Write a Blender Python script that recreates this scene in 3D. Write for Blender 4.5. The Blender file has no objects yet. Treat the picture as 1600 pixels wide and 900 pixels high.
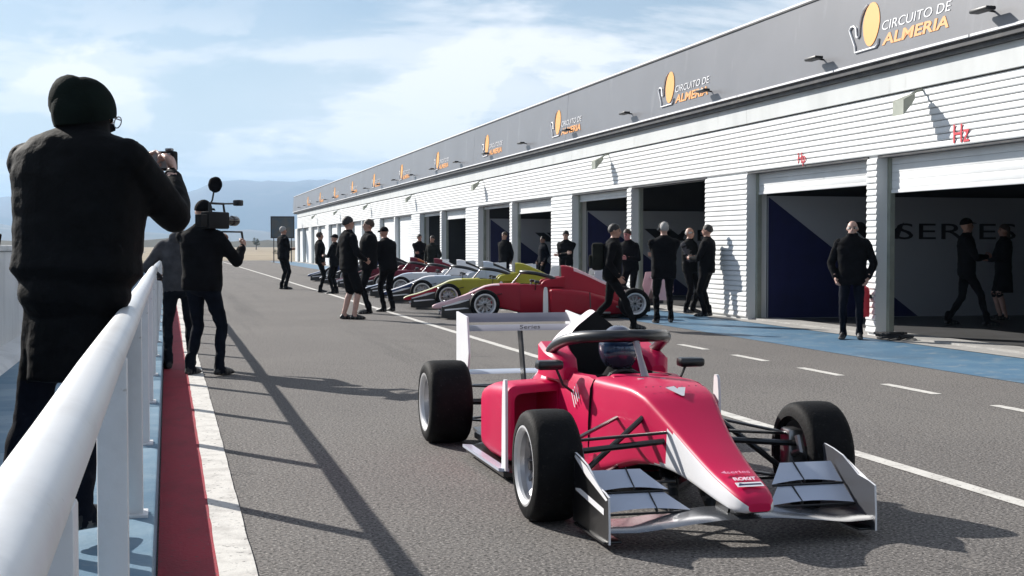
import bpy, bmesh, math, random
from mathutils import Vector, Matrix, noise, kdtree
R = math.radians
PI = math.pi
random.seed(7)
scene = bpy.context.scene
COL = scene.collection

# ------------------------------------------------------------------ camera
cam_d = bpy.data.cameras.new('camera')
cam_d.lens = 48.4; cam_d.sensor_width = 36.0
cam_d.clip_start = 0.05; cam_d.clip_end = 60000
cam = bpy.data.objects.new('camera', cam_d); COL.objects.link(cam)
cam.location = (0, 0, 1.40)
cam.rotation_euler = (R(90 - 1.785), 0, R(-14.05))
scene.camera = cam

# ------------------------------------------------------------------ sky + sun
SUN_DIR = Vector((-1.0, 1.5, 1.0)).normalized()          # towards the sun
SUN_EL = math.asin(SUN_DIR.z)
SUN_AZ = math.atan2(SUN_DIR.x, SUN_DIR.y)                 # clockwise from +Y
world = bpy.data.worlds.new('World'); scene.world = world
world.use_nodes = True
nt = world.node_tree; N = nt.nodes; L = nt.links
N.clear()
w_out = N.new('ShaderNodeOutputWorld'); w_bg = N.new('ShaderNodeBackground')
sky = N.new('ShaderNodeTexSky'); sky.sky_type = 'NISHITA'; sky.sun_disc = False
sky.sun_elevation = SUN_EL; sky.sun_rotation = SUN_AZ
sky.altitude = 200; sky.air_density = 1.0; sky.dust_density = 0.7; sky.ozone_density = 1.6
tc = N.new('ShaderNodeTexCoord')
sep = N.new('ShaderNodeSeparateXYZ'); L.new(tc.outputs['Generated'], sep.inputs[0])
def wmath(op, a, b=None, clamp=False):
    n = N.new('ShaderNodeMath'); n.operation = op; n.use_clamp = clamp
    for i, v in enumerate((a, b)):
        if v is None: continue
        if isinstance(v, (int, float)): n.inputs[i].default_value = v
        else: L.new(v, n.inputs[i])
    return n.outputs[0]
zz = wmath('ADD', wmath('MAXIMUM', sep.outputs[2], 0.0), 0.10)
cu = wmath('DIVIDE', sep.outputs[0], zz); cv = wmath('DIVIDE', sep.outputs[1], zz)
comb = N.new('ShaderNodeCombineXYZ'); L.new(cu, comb.inputs[0]); L.new(cv, comb.inputs[1])
def wnoise(scale, detail, rough, dist, off):
    m = N.new('ShaderNodeMapping'); m.inputs['Location'].default_value = off
    L.new(comb.outputs[0], m.inputs[0])
    n = N.new('ShaderNodeTexNoise'); n.inputs['Scale'].default_value = scale
    n.inputs['Detail'].default_value = detail; n.inputs['Roughness'].default_value = rough
    n.inputs['Distortion'].default_value = dist
    L.new(m.outputs[0], n.inputs['Vector']); return n.outputs[0]
def wramp(v, a, b):
    n = N.new('ShaderNodeMapRange'); n.interpolation_type = 'SMOOTHSTEP'
    n.inputs[1].default_value = a; n.inputs[2].default_value = b; L.new(v, n.inputs[0]); return n.outputs[0]
cl1 = wramp(wnoise(1.05, 8, 0.60, 0.4, (9.9, 30.3, 0)), 0.46, 0.60)       # cumulus
cl2 = wramp(wnoise(0.28, 5, 0.5, 0.9, (21.21, 5.94, 2)), 0.42, 0.75)       # thin veil
low = wramp(sep.outputs[2], 0.20, 0.01)                                   # hazier towards the horizon
cf = wmath('ADD', wmath('MULTIPLY', cl1, 0.55), wmath('MULTIPLY', cl2, 0.30), True)
comb2 = N.new('ShaderNodeCombineXYZ'); L.new(wmath('MULTIPLY', sep.outputs[0], 7.0), comb2.inputs[0]); L.new(wmath('MULTIPLY', sep.outputs[1], 7.0), comb2.inputs[1]); L.new(wmath('MULTIPLY', sep.outputs[2], 17.0), comb2.inputs[2])
n3 = N.new('ShaderNodeTexNoise'); n3.inputs['Scale'].default_value = 1.0; n3.inputs['Detail'].default_value = 8; n3.inputs['Roughness'].default_value = 0.55; n3.inputs['Distortion'].default_value = 0.25
L.new(comb2.outputs[0], n3.inputs['Vector'])
cl3 = wmath('MULTIPLY', wramp(n3.outputs[0], 0.50, 0.57), wmath('MULTIPLY', wramp(sep.outputs[2], 0.19, 0.11), wramp(sep.outputs[2], 0.03, 0.07)))   # low heaped clouds
cf = wmath('ADD', cf, wmath('MULTIPLY', cl3, 0.60), True)
mixh = N.new('ShaderNodeMix'); mixh.data_type = 'RGBA'                    # pale air towards the horizon
L.new(wmath('MULTIPLY', low, 0.80), mixh.inputs[0]); L.new(sky.outputs[0], mixh.inputs[6]); mixh.inputs[7].default_value = (6.4, 7.5, 8.5, 1)
mixc = N.new('ShaderNodeMix'); mixc.data_type = 'RGBA'
L.new(cf, mixc.inputs[0]); L.new(mixh.outputs[2], mixc.inputs[6]); mixc.inputs[7].default_value = (11.4, 11.5, 11.6, 1)
L.new(mixc.outputs[2], w_bg.inputs['Color']); w_bg.inputs['Strength'].default_value = 0.056
L.new(w_bg.outputs[0], w_out.inputs['Surface'])

sun_d = bpy.data.lights.new('sun', 'SUN'); sun_d.energy = 4.6; sun_d.angle = R(0.5); sun_d.color = (1.0, 0.955, 0.89)
sun = bpy.data.objects.new('sun', sun_d); COL.objects.link(sun)
sun.location = (-20, 30, 40)
sun.rotation_euler = SUN_DIR.to_track_quat('Z', 'Y').to_euler()

scene.view_settings.view_transform = 'Standard'; scene.view_settings.look = 'None'
scene.view_settings.exposure = 0.80; scene.view_settings.gamma = 1.0
scene.view_settings.use_curve_mapping = False
scene.render.engine = 'CYCLES'
scene.cycles.max_bounces = 6; scene.cycles.volume_bounces = 0
scene.cycles.use_denoising = True
scene.render.resolution_x = 1024; scene.render.resolution_y = 576

# ------------------------------------------------------------------ materials
MATS = {}
def mat(name, col, rough=0.5, metal=0.0, var=0.0, vscale=4.0, bump=0.0, bscale=40.0, coat=0.0, spec=0.5, col2=None, detail=4):
    if name in MATS: return MATS[name]
    m = bpy.data.materials.new(name); m.use_nodes = True
    nt = m.node_tree; b = nt.nodes['Principled BSDF']
    b.inputs['Base Color'].default_value = (*col, 1); b.inputs['Roughness'].default_value = rough
    b.inputs['Metallic'].default_value = metal; b.inputs['Coat Weight'].default_value = coat
    b.inputs['Coat Roughness'].default_value = 0.06
    b.inputs['Specular IOR Level'].default_value = spec
    tcn = nt.nodes.new('ShaderNodeTexCoord')
    if var > 0 or col2:
        n = nt.nodes.new('ShaderNodeTexNoise'); n.inputs['Scale'].default_value = vscale; n.inputs['Detail'].default_value = detail
        nt.links.new(tcn.outputs['Object'], n.inputs['Vector'])
        r = nt.nodes.new('ShaderNodeValToRGB'); r.color_ramp.elements[0].position = 0.32; r.color_ramp.elements[1].position = 0.68
        c2 = col2 or tuple(c * (1 - var) for c in col)
        r.color_ramp.elements[0].color = (*c2, 1); r.color_ramp.elements[1].color = (*(min(1, c * (1 + var * .4)) for c in col), 1)
        nt.links.new(n.outputs[0], r.inputs[0]); nt.links.new(r.outputs[0], b.inputs['Base Color'])
    if bump > 0:
        n2 = nt.nodes.new('ShaderNodeTexNoise'); n2.inputs['Scale'].default_value = bscale; n2.inputs['Detail'].default_value = 4
        nt.links.new(tcn.outputs['Object'], n2.inputs['Vector'])
        bp = nt.nodes.new('ShaderNodeBump'); bp.inputs['Strength'].default_value = bump; bp.inputs['Distance'].default_value = 0.02
        nt.links.new(n2.outputs[0], bp.inputs['Height']); nt.links.new(bp.outputs[0], b.inputs['Normal'])
    MATS[name] = m
    return m

def surf(name, layers, rough=0.9, bump=0.4, bscale=90, spec=0.3):
    """layers: list of (colour, noise scale, lo, hi, detail, stretch) mixed one over another; the first is the base colour"""
    m = bpy.data.materials.new(name); m.use_nodes = True
    nt = m.node_tree; b = nt.nodes['Principled BSDF']; b.inputs['Roughness'].default_value = rough
    b.inputs['Specular IOR Level'].default_value = spec
    t = nt.nodes.new('ShaderNodeTexCoord')
    cur = None
    for i, ly in enumerate(layers):
        col = ly[0]
        if i == 0:
            rgb = nt.nodes.new('ShaderNodeRGB'); rgb.outputs[0].default_value = (*col, 1); cur = rgb.outputs[0]; continue
        _, sc, lo, hi, det, st = ly
        mp = nt.nodes.new('ShaderNodeMapping'); mp.inputs['Scale'].default_value = st; mp.inputs['Location'].default_value = (i * 3.7, i * 1.9, 0)
        nt.links.new(t.outputs['Object'], mp.inputs[0])
        n = nt.nodes.new('ShaderNodeTexNoise'); n.inputs['Scale'].default_value = sc; n.inputs['Detail'].default_value = det
        n.inputs['Roughness'].default_value = 0.6
        nt.links.new(mp.outputs[0], n.inputs['Vector'])
        mr = nt.nodes.new('ShaderNodeMapRange'); mr.inputs[1].default_value = lo; mr.inputs[2].default_value = hi
        nt.links.new(n.outputs[0], mr.inputs[0])
        mx = nt.nodes.new('ShaderNodeMix'); mx.data_type = 'RGBA'
        nt.links.new(mr.outputs[0], mx.inputs[0]); nt.links.new(cur, mx.inputs[6]); mx.inputs[7].default_value = (*col, 1)
        cur = mx.outputs[2]
    nt.links.new(cur, b.inputs['Base Color'])
    if bump:
        n2 = nt.nodes.new('ShaderNodeTexNoise'); n2.inputs['Scale'].default_value = bscale; n2.inputs['Detail'].default_value = 5
        nt.links.new(t.outputs['Object'], n2.inputs['Vector'])
        bp = nt.nodes.new('ShaderNodeBump'); bp.inputs['Strength'].default_value = bump; bp.inputs['Distance'].default_value = 0.01
        nt.links.new(n2.outputs[0], bp.inputs['Height']); nt.links.new(bp.outputs[0], b.inputs['Normal'])
    MATS[name] = m
    return m
S1 = (1, 1, 1)
M_ASPH = surf('asphalt', [((.128, .118, .112),), ((.150, .139, .130), .35, .42, .62, 3, S1), ((.075, .071, .069), 1.3, .54, .74, 5, (1, .035, 1)), ((.08, .075, .072), 1.7, .66, .74, 3, S1), ((.165, .152, .14), 2.6, .64, .74, 5, (1, .5, 1)),
                          ((.045, .042, .040), 48, .50, .62, 2, S1), ((.30, .28, .26), 60, .54, .66, 2, S1)], .92, .8, 60)
M_RED = surf('red_kerb_paint', [((.33, .016, .034),), ((.25, .014, .028), 5, .45, .65, 5, (1, .4, 1)), ((.085, .055, .055), 26, .61, .70, 5, S1)], .75, .35, 60)
M_LINE = surf('white_line_paint', [((.62, .60, .56),), ((.46, .44, .41), 6, .45, .68, 5, S1), ((.12, .115, .11), 30, .60, .68, 5, S1)], .75, .3, 60)
M_BLUE = surf('blue_ground_paint', [((.062, .15, .245),), ((.095, .19, .28), 1.3, .45, .65, 5, S1), ((.045, .10, .16), .7, .55, .75, 5, S1),
                                    ((.20, .25, .29), 3.5, .54, .72, 7, S1), ((.30, .32, .33), 11, .62, .74, 6, S1), ((.06, .08, .10), 24, .64, .74, 4, S1)], .6, .25, 50, .5)
M_PLAT = surf('blue_platform_paint', [((.10, .20, .29),), ((.17, .27, .35), 2.2, .45, .65, 5, S1), ((.30, .32, .33), 6, .62, .75, 6, S1), ((.05, .07, .09), 24, .68, .74, 3, S1)], .6, .25, 40, .5)
M_CONC = surf('concrete', [((.38, .37, .35),), ((.28, .27, .26), 2.5, .45, .7, 6, S1), ((.46, .45, .43), 14, .55, .75, 4, S1)], .9, .3, 60)
M_DIRT = surf('dry_ground', [((.33, .27, .19),), ((.25, .20, .14), .02, .4, .65, 6, S1), ((.14, .14, .075), .06, .54, .68, 6, S1), ((.4, .34, .25), .5, .5, .75, 5, S1)], 1, .2, 3)
M_MTN = surf('mountain_rock', [((.16, .13, .10),), ((.10, .10, .065), .002, .45, .6, 6, S1), ((.24, .2, .16), .004, .55, .7, 6, S1)], 1, 0)
M_HILL = surf('scrub_hill', [((.055, .050, .030),), ((.09, .078, .05), .02, .45, .65, 5, S1)], 1, 0)
M_WALLP = surf('white_pit_wall_paint', [((.74, .74, .73),), ((.58, .58, .57), 1.6, .5, .72, 6, (1, 1, .35)), ((.35, .34, .33), 9, .68, .8, 5, S1)], .7, .2, 50)
M_RAIL = surf('white_rail_paint', [((.70, .71, .72),), ((.60, .60, .60), 3, .5, .7, 5, S1), ((.42, .40, .37), 22, .68, .76, 4, S1)], .38, .12, 30, .5)
M_CLAD = surf('white_metal_cladding', [((.70, .71, .71),), ((.65, .66, .655), .5, .45, .7, 3, (1, 1, .3))], .45, 0, 20, .4)
M_BAND = surf('grey_white_band', [((.60, .62, .62),), ((.52, .54, .54), 1.2, .45, .7, 5, (1, 1, .4)), ((.42, .42, .41), 3, .62, .8, 6, (1, 1, .25))], .6, .05, 20)
M_FASC = surf('grey_fascia_panel', [((.150, .154, .172),), ((.128, .132, .148), .5, .4, .7, 5, S1), ((.215, .22, .24), 2, .6, .8, 5, (1, 1, .3))], .38, .04, 10, .6)
M_GUT = surf('dark_gutter_metal', [((.05, .05, .055),), ((.09, .088, .085), 3, .45, .65, 5, S1)], .5, .1, 20)
M_SHUT = surf('white_shutter', [((.76, .77, .77),), ((.68, .69, .69), 1.2, .45, .7, 4, S1)], .5, 0)
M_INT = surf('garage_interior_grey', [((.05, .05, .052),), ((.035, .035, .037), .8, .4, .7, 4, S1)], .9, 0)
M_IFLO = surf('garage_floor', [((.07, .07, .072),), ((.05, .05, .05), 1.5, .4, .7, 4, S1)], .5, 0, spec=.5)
M_PANEL = surf('grey_white_banner', [((.37, .385, .42),), ((.33, .345, .38), .6, .4, .7, 3, S1)], .6, 0)
M_NAVY = mat('navy_print', (.010, .012, .075), .5, var=.2)
M_BLACK = mat('black_print', (.012, .012, .016), .5)
M_WHITEP = mat('white_print', (.80, .80, .82), .5)
M_ORANGE = mat('orange_print', (.82, .36, .10), .5)
M_YELLOW = mat('yellow_print', (.80, .36, .07), .5)
M_REDP = mat('red_print', (.62, .03, .05), .5)
M_GALV = mat('galvanised', (.33, .35, .30), .5, .4, var=.2)
M_DKMET = mat('dark_metal', (.018, .018, .02), .45, .3)
# vehicle materials
M_TYRE = surf('tyre_rubber', [((.006, .006, .007),), ((.011, .011, .011), 9, .45, .7, 5, S1), ((.035, .033, .03), 60, .62, .75, 3, S1)], .7, .25, 70, .12)
M_RIM = mat('silver_rim', (.40, .40, .42), .32, .8, var=.15, vscale=20)
M_LIP = mat('bright_rim_lip', (.75, .75, .76), .3, .3)
M_CARB = mat('carbon', (.009, .009, .010), .32, 0, var=.4, vscale=120, coat=.25)
M_WING = mat('wing_grey', (.50, .55, .66), .3, 0, var=.08, coat=.4)
M_RWING = mat('rear_wing_grey', (.20, .19, .225), .4, 0, var=.1)
M_ENDP = mat('endplate_grey', (.065, .068, .078), .4, 0, var=.1)
M_DARKC = mat('cockpit_black', (.010, .010, .011), .7, spec=.2)
M_CHROME = mat('dark_chrome', (.25, .25, .26), .3, .9)
def paint(name, col, var=.06):
    return mat(name, col, .42, 0, var=var, vscale=3, coat=.07, spec=.22)
P_RED = paint('crimson_paint', (.56, .003, .068)); P_WHITE = paint('white_car_paint', (.80, .80, .82)); P_DRED = paint('dark_red_paint', (.36, .012, .03))
P_YEL = paint('olive_yellow_paint', (.40, .38, .04)); P_BLU = paint('navy_car_paint', (.03, .05, .13)); P_PALE = paint('pale_blue_paint', (.5, .56, .66))
P_BLK = paint('black_car_paint', (.016, .016, .02)); P_PINK = paint('pale_pink_paint', (.75, .5, .53)); P_MAR = paint('maroon_paint', (.16, .012, .03)); P_ORG = paint('orange_car_paint', (.55, .12, .02))

# ------------------------------------------------------------------ helpers
def tag(o, label=None, cat=None, group=None, kind=None):
    if label: o['label'] = label
    if cat: o['category'] = cat
    if group: o['group'] = group
    if kind: o['kind'] = kind
    return o
def link(o, parent=None):
    COL.objects.link(o)
    if parent is not None: o.parent = parent
    return o
def empty(name, loc=(0, 0, 0), rz=0.0, parent=None):
    o = bpy.data.objects.new(name, None); o.empty_display_size = .2
    o.location = loc; o.rotation_euler = (0, 0, rz)
    return link(o, parent)
def copy_tree(o, parent=None):
    c = o.copy(); COL.objects.link(c)
    if parent is not None: c.parent = parent
    for ch in list(o.children):
        copy_tree(ch, c)
    return c
class MB:
    def __init__(s): s.v = []; s.f = []; s.m = []
    def add(s, vs, fs, mi=0):
        o = len(s.v); s.v += [tuple(p) for p in vs]
        for f in fs: s.f.append(tuple(i + o for i in f)); s.m.append(mi)
        return s
    def box(s, x0, x1, y0, y1, z0, z1, mi=0):
        if x0 > x1: x0, x1 = x1, x0
        if y0 > y1: y0, y1 = y1, y0
        vs = [(x0, y0, z0), (x1, y0, z0), (x1, y1, z0), (x0, y1, z0), (x0, y0, z1), (x1, y0, z1), (x1, y1, z1), (x0, y1, z1)]
        return s.add(vs, [(0, 3, 2, 1), (4, 5, 6, 7), (0, 1, 5, 4), (1, 2, 6, 5), (2, 3, 7, 6), (3, 0, 4, 7)], mi)
    def bbox(s, x0, x1, y0, y1, z0, z1, b=.01, mi=0):           # bevelled box
        bm = bmesh.new(); bmesh.ops.create_cube(bm, size=1)
        for v in bm.verts: v.co = ((x0 + x1) / 2 + v.co.x * abs(x1 - x0), (y0 + y1) / 2 + v.co.y * abs(y1 - y0), (z0 + z1) / 2 + v.co.z * abs(z1 - z0))
        bmesh.ops.bevel(bm, geom=bm.edges[:], offset=b, segments=2, affect='EDGES', profile=.5)
        bm.verts.index_update()
        s.add([v.co[:] for v in bm.verts], [[v.index for v in f.verts] for f in bm.faces], mi); bm.free(); return s
    def loft(s, rings, cap=True, mi=0, close=True):
        n = len(rings[0]); vs = [p for r in rings for p in r]; fs = []
        for i in range(len(rings) - 1):
            for j in range(n if close else n - 1):
                a = i * n + j; b = i * n + (j + 1) % n
                fs.append((a, b, b + n, a + n))
        if cap:
            fs.append(tuple(reversed(range(n)))); fs.append(tuple((len(rings) - 1) * n + k for k in range(n)))
        return s.add(vs, fs, mi)
    def tube(s, pts, r, n=8, mi=0, flat=None, up=(0, 0, 1)):
        pts = [Vector(p) for p in pts]
        rs = r if isinstance(r, (list, tuple)) else [r] * len(pts)
        rings = []; prev = None
        for i, p in enumerate(pts):
            t = (pts[min(i + 1, len(pts) - 1)] - pts[max(i - 1, 0)]).normalized()
            u = Vector(up) if prev is None else prev
            a = u - t * u.dot(t)
            if a.length < 1e-4: a = Vector((1, 0, 0)) - t * t.x
            a.normalize(); prev = a; b = t.cross(a)
            k = flat or 1.0
            rings.append([p + a * (math.cos(2 * PI * j / n) * rs[i] * k) + b * (math.sin(2 * PI * j / n) * rs[i]) for j in range(n)])
        return s.loft(rings, True, mi)
    def lathe(s, prof, n=32, axis='y', c=(0, 0, 0), mi=0, closed=False):
        rings = []
        for j in range(n):
            a = 2 * PI * j / n; ca, sa = math.cos(a), math.sin(a); ring = []
            for r, h in prof:
                if axis == 'y': p = (c[0] + r * ca, c[1] + h, c[2] + r * sa)
                elif axis == 'z': p = (c[0] + r * ca, c[1] + r * sa, c[2] + h)
                else: p = (c[0] + h, c[1] + r * ca, c[2] + r * sa)
                ring.append(p)
            rings.append(ring)
        m = len(prof); vs = [p for r in rings for p in r]; fs = []
        for j in range(n):
            j2 = (j + 1) % n
            for i in range(m if closed else m - 1):
                i2 = (i + 1) % m
                fs.append((j * m + i, j * m + i2, j2 * m + i2, j2 * m + i))
        return s.add(vs, fs, mi)
    def prism(s, poly, axis, h0, h1, mi=0):
        """poly: 2-D outline, extruded along an axis"""
        def P(a, b, h): return {'x': (h, a, b), 'y': (a, h, b), 'z': (a, b, h)}[axis]
        n = len(poly); vs = [P(a, b, h0) for a, b in poly] + [P(a, b, h1) for a, b in poly]
        fs = [tuple(reversed(range(n))), tuple(range(n, 2 * n))] + [(i, (i + 1) % n, (i + 1) % n + n, i + n) for i in range(n)]
        return s.add(vs, fs, mi)
    def mesh(s, name, mats, smooth=35, recalc=True):
        me = bpy.data.meshes.new(name); me.from_pydata(s.v, [], s.f)
        for m in (mats if isinstance(mats, (list, tuple)) else [mats]): me.materials.append(m)
        me.polygons.foreach_set('material_index', s.m)
        bm = bmesh.new(); bm.from_mesh(me)
        if recalc: bmesh.ops.recalc_face_normals(bm, faces=bm.faces)
        if smooth:
            for f in bm.faces: f.smooth = True
            for e in bm.edges:
                if len(e.link_faces) != 2 or e.calc_face_angle(0) > R(smooth): e.smooth = False
        bm.to_mesh(me); bm.free()
        return me
    def build(s, name, mats, parent=None, smooth=35, loc=(0, 0, 0), recalc=True):
        o = bpy.data.objects.new(name, s.mesh(name, mats, smooth, recalc)); o.location = loc
        return link(o, parent)
def obj(name, me, parent=None, loc=(0, 0, 0), rot=(0, 0, 0)):
    o = bpy.data.objects.new(name, me); o.location = loc; o.rotation_euler = rot
    return link(o, parent)
def text_mesh(txt, size, m, shear=0.0, extr=.003, bold=0.0, sx=1.0, spacing=1.0):
    cu = bpy.data.curves.new('lettering', 'FONT'); cu.body = txt; cu.size = size; cu.shear = shear; cu.extrude = extr
    cu.offset = bold; cu.space_character = spacing; cu.resolution_u = 3
    o = bpy.data.objects.new('tmp', cu); COL.objects.link(o)
    bpy.context.view_layer.update()
    me = bpy.data.meshes.new_from_object(o.evaluated_get(bpy.context.evaluated_depsgraph_get()))
    bpy.data.objects.remove(o); bpy.data.curves.remove(cu)
    me.materials.clear(); me.materials.append(m)
    if sx != 1.0: me.transform(Matrix.Diagonal((sx, 1, 1, 1)))
    return me
ORD = ['first', 'second', 'third', 'fourth', 'fifth', 'sixth', 'seventh', 'eighth', 'ninth', 'tenth', 'eleventh', 'twelfth', 'thirteenth', 'fourteenth',
       'fifteenth', 'sixteenth', 'seventeenth', 'eighteenth', 'nineteenth', 'twentieth', 'twenty-first', 'twenty-second', 'twenty-third', 'twenty-fourth', 'twenty-fifth', 'twenty-sixth', 'twenty-seventh', 'twenty-eighth', 'twenty-ninth', 'thirtieth']

#SECTION setting
# ------------------------------------------------------------------ the ground
def sheet(name, x0, x1, y0, y1, z, m, nx=1, ny=1):
    b = MB(); vs = []; fs = []
    for j in range(ny + 1):
        for i in range(nx + 1): vs.append((x0 + (x1 - x0) * i / nx, y0 + (y1 - y0) * j / ny, z))
    for j in range(ny):
        for i in range(nx): a = j * (nx + 1) + i; fs.append((a, a + 1, a + nx + 2, a + nx + 1))
    b.add(vs, fs); return tag(b.build(name, m, smooth=0), kind='structure')
def strip(name, x0, x1, y0, y1, z, m, j=.0018):
    b = MB(); n = int((y1 - y0) / (.12 if y1 - y0 < 3 else .2)); vs = []; rnd = random.Random(int(x0 * 1000) + 5)
    for i in range(n + 1):
        y = y0 + (y1 - y0) * i / n; w = .004 * math.sin(y * .5 + x0 * 7)
        vs += [(x0 + w + rnd.gauss(0, j), y, z), (x1 + w + rnd.gauss(0, j), y, z)]
    b.add(vs, [(2 * i, 2 * i + 1, 2 * i + 3, 2 * i + 2) for i in range(n)]); return tag(b.build(name, m, smooth=0), kind='structure')
sheet('ground', -14000, 14000, -3000, 16000, -.03, M_DIRT)
sheet('pit_lane', -.055, 10.25, -14, 128, 0.0, M_ASPH)
sheet('race_track', -16, -4.2, -14, 300, -.022, M_ASPH)
sheet('red_line', -.05, .215, -14, 122, .004, M_RED)
strip('edge_line', .205, .365, -14, 122, .008, M_LINE)
strip('lane_line', 4.42, 4.54, -14, 122, .004, M_LINE)
sheet('blue_apron', 8.38, 10.2, -14, 118, .004, M_BLUE)
i = 0; y = 2.02
dm = None
while y < 60:
    o = strip('lane_dash', 6.94, 7.05, y, y + .98, .004, M_LINE) if dm is None else link(bpy.data.objects.new('lane_dash', dm))
    if dm is None: dm = o.data; y_first = y
    else: o.location.y = y - y_first
    tag(o, kind='structure'); y += 1.9
sheet('garage_forecourt_concrete', 10.2, 10.62, -2, 118, .010, M_CONC)
# raised platform behind the rail
pb = MB(); yy = -6.0
plat = empty('raised_platform', (0, 0, 0)); tag(plat, kind='structure')
k = 0
while yy < 62:
    b = MB(); b.bbox(-1.66, -.058, yy + .004, yy + 1.996, -.02, .26 + random.uniform(-.002, .002), .012)
    b.build('platform_slab', M_PLAT, plat); yy += 2.0; k += 1
# pit wall on the far side of the platform
wall = empty('pit_wall', (-1.76, 10, 0)); tag(wall, 'long white painted concrete pit wall behind the blue platform', 'wall')
yy = -6.0
while yy < 62:
    b = MB(); b.bbox(-.11, .10, yy + .012 - 10, yy + 3.988 - 10, 0, 1.335, .02); b.build('wall_panel', M_WALLP, wall)
    b = MB(); b.bbox(-.14, .13, yy + .004 - 10, yy + 3.996 - 10, 1.337, 1.40, .015); b.build('coping', M_WALLP, wall); yy += 4.0
b = MB(); b.prism([(.10, .26), (.34, .26), (.30, .31), (.10, .36)], 'y', -16, 52); b.build('wall_footing', M_WALLP, wall)
# mountains and low hills
def ridge(name, m, dist, az0, az1, hfun, depth, n=160, rows=6):
    b = MB(); vs = []; fs = []
    for r in range(rows + 1):
        k = r / rows
        for i in range(n + 1):
            az = R(az0 + (az1 - az0) * i / n); d = dist + depth * (k - .5) * 2
            h = hfun(math.degrees(az)) * math.sin(PI * min(1, k * 1.0)) ** .8 if 0 < r < rows else -8
            h *= 1 + .18 * noise.noise(Vector((i * .13, r * 1.7, dist * .01))) if h > 0 else 1
            vs.append((d * math.sin(az), d * math.cos(az), h))
    for r in range(rows):
        for i in range(n): a = r * (n + 1) + i; fs.append((a, a + 1, a + n + 2, a + n + 1))
    b.add(vs, fs); return tag(b.build(name, m, smooth=60), kind='structure')
def mth(az):
    pts = [(-60, 250), (-30, 300), (-12, 200), (-7.5, 190), (-5, 240), (-1.5, 265), (0, 275), (2, 320), (4.2, 345), (6.5, 320), (9, 250), (14, 230), (30, 300), (60, 260)]
    for (a, h), (a2, h2) in zip(pts, pts[1:]):
        if a <= az <= a2:
            t = (az - a) / (a2 - a); t = t * t * (3 - 2 * t); v = h + (h2 - h) * t; break
    else: v = 250
    return (v * 1.14 + 26 * noise.fractal(Vector((az * .5, 3.1, 0)), 1.0, 2.0, 5))
ridge('mountain_range', M_MTN, 8200, -60, 60, mth, 1500, 420, 8)
ridge('near_hills', M_MTN, 5200, -60, 60, lambda a: 62 + 40 * noise.fractal(Vector((a * .22, 8.4, 0)), 1, 2, 4), 900, 260, 4)
ridge('scrub_rise', M_HILL, 1050, -60, 60, lambda a: 5.2 + 2.6 * noise.fractal(Vector((a * .6, 1.4, 0)), 1, 2, 4), 160, 240, 4)

# ------------------------------------------------------------------ the railing
rail = empty('handrail', (-.147, 0, .26)); tag(rail, 'white painted tubular handrail along the edge of the platform', 'railing')
b = MB(); pts = [(0, -5 + k * 1.0 , .867 + .003 * math.sin(k * 1.7)) for k in range(0, 56)]
b.tube(pts, .045, 20); b.build('top_rail', M_RAIL, rail)
pm = MB(); pm.bbox(-.04, .04, -.04, .04, .0, .835, .006); pm.bbox(-.06, .06, -.075, .075, -.002, .012, .003)
pmesh = pm.mesh('post', M_RAIL)
for k in range(24):
    obj('post', pmesh, rail, (0, -0.45 + 2.15 * k, 0))

#SECTION building
# ------------------------------------------------------------------ pit building
XF = 10.5; PER = 11.45; PW = 2.05; CW = .30; P0 = 23.9
KMIN, KMAX = -2, 7
pit = empty('pit_building', (XF, P0, 0)); tag(pit, 'long white pit garage building with ribbed metal cladding and grey fascia', 'building')
pit.location = (0, 0, 0)
def ribs_profile(z): return [(XF + .03, z), (XF - .004, z + .002), (XF - .010, z + .012), (XF - .012, z + .026), (XF + .002, z + .084), (XF + .012, z + .0915), (XF + .03, z + .0925)]
RIB = .0955
def rib_mesh(length): 
    b = MB(); b.prism([(x - XF, z) for x, z in ribs_profile(0)], 'y', 0, length); return b.mesh('slat', M_CLAD, 0)
RM_P, RM_C, RM_H = rib_mesh(PW), rib_mesh(CW), rib_mesh(PER - .008)
def cladding(name, y0, length, z0, n, parent, me, individual):
    if individual:
        for i in range(n): obj('slat', me, parent, (XF, y0, z0 + i * RIB))
    else:
        b = MB()
        for i in range(n): b.prism(ribs_profile(z0 + i * RIB), 'y', y0, y0 + length)
        tag(b.build('ribbed_cladding', M_CLAD, parent, 0), kind='stuff')
NP = 28
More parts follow.
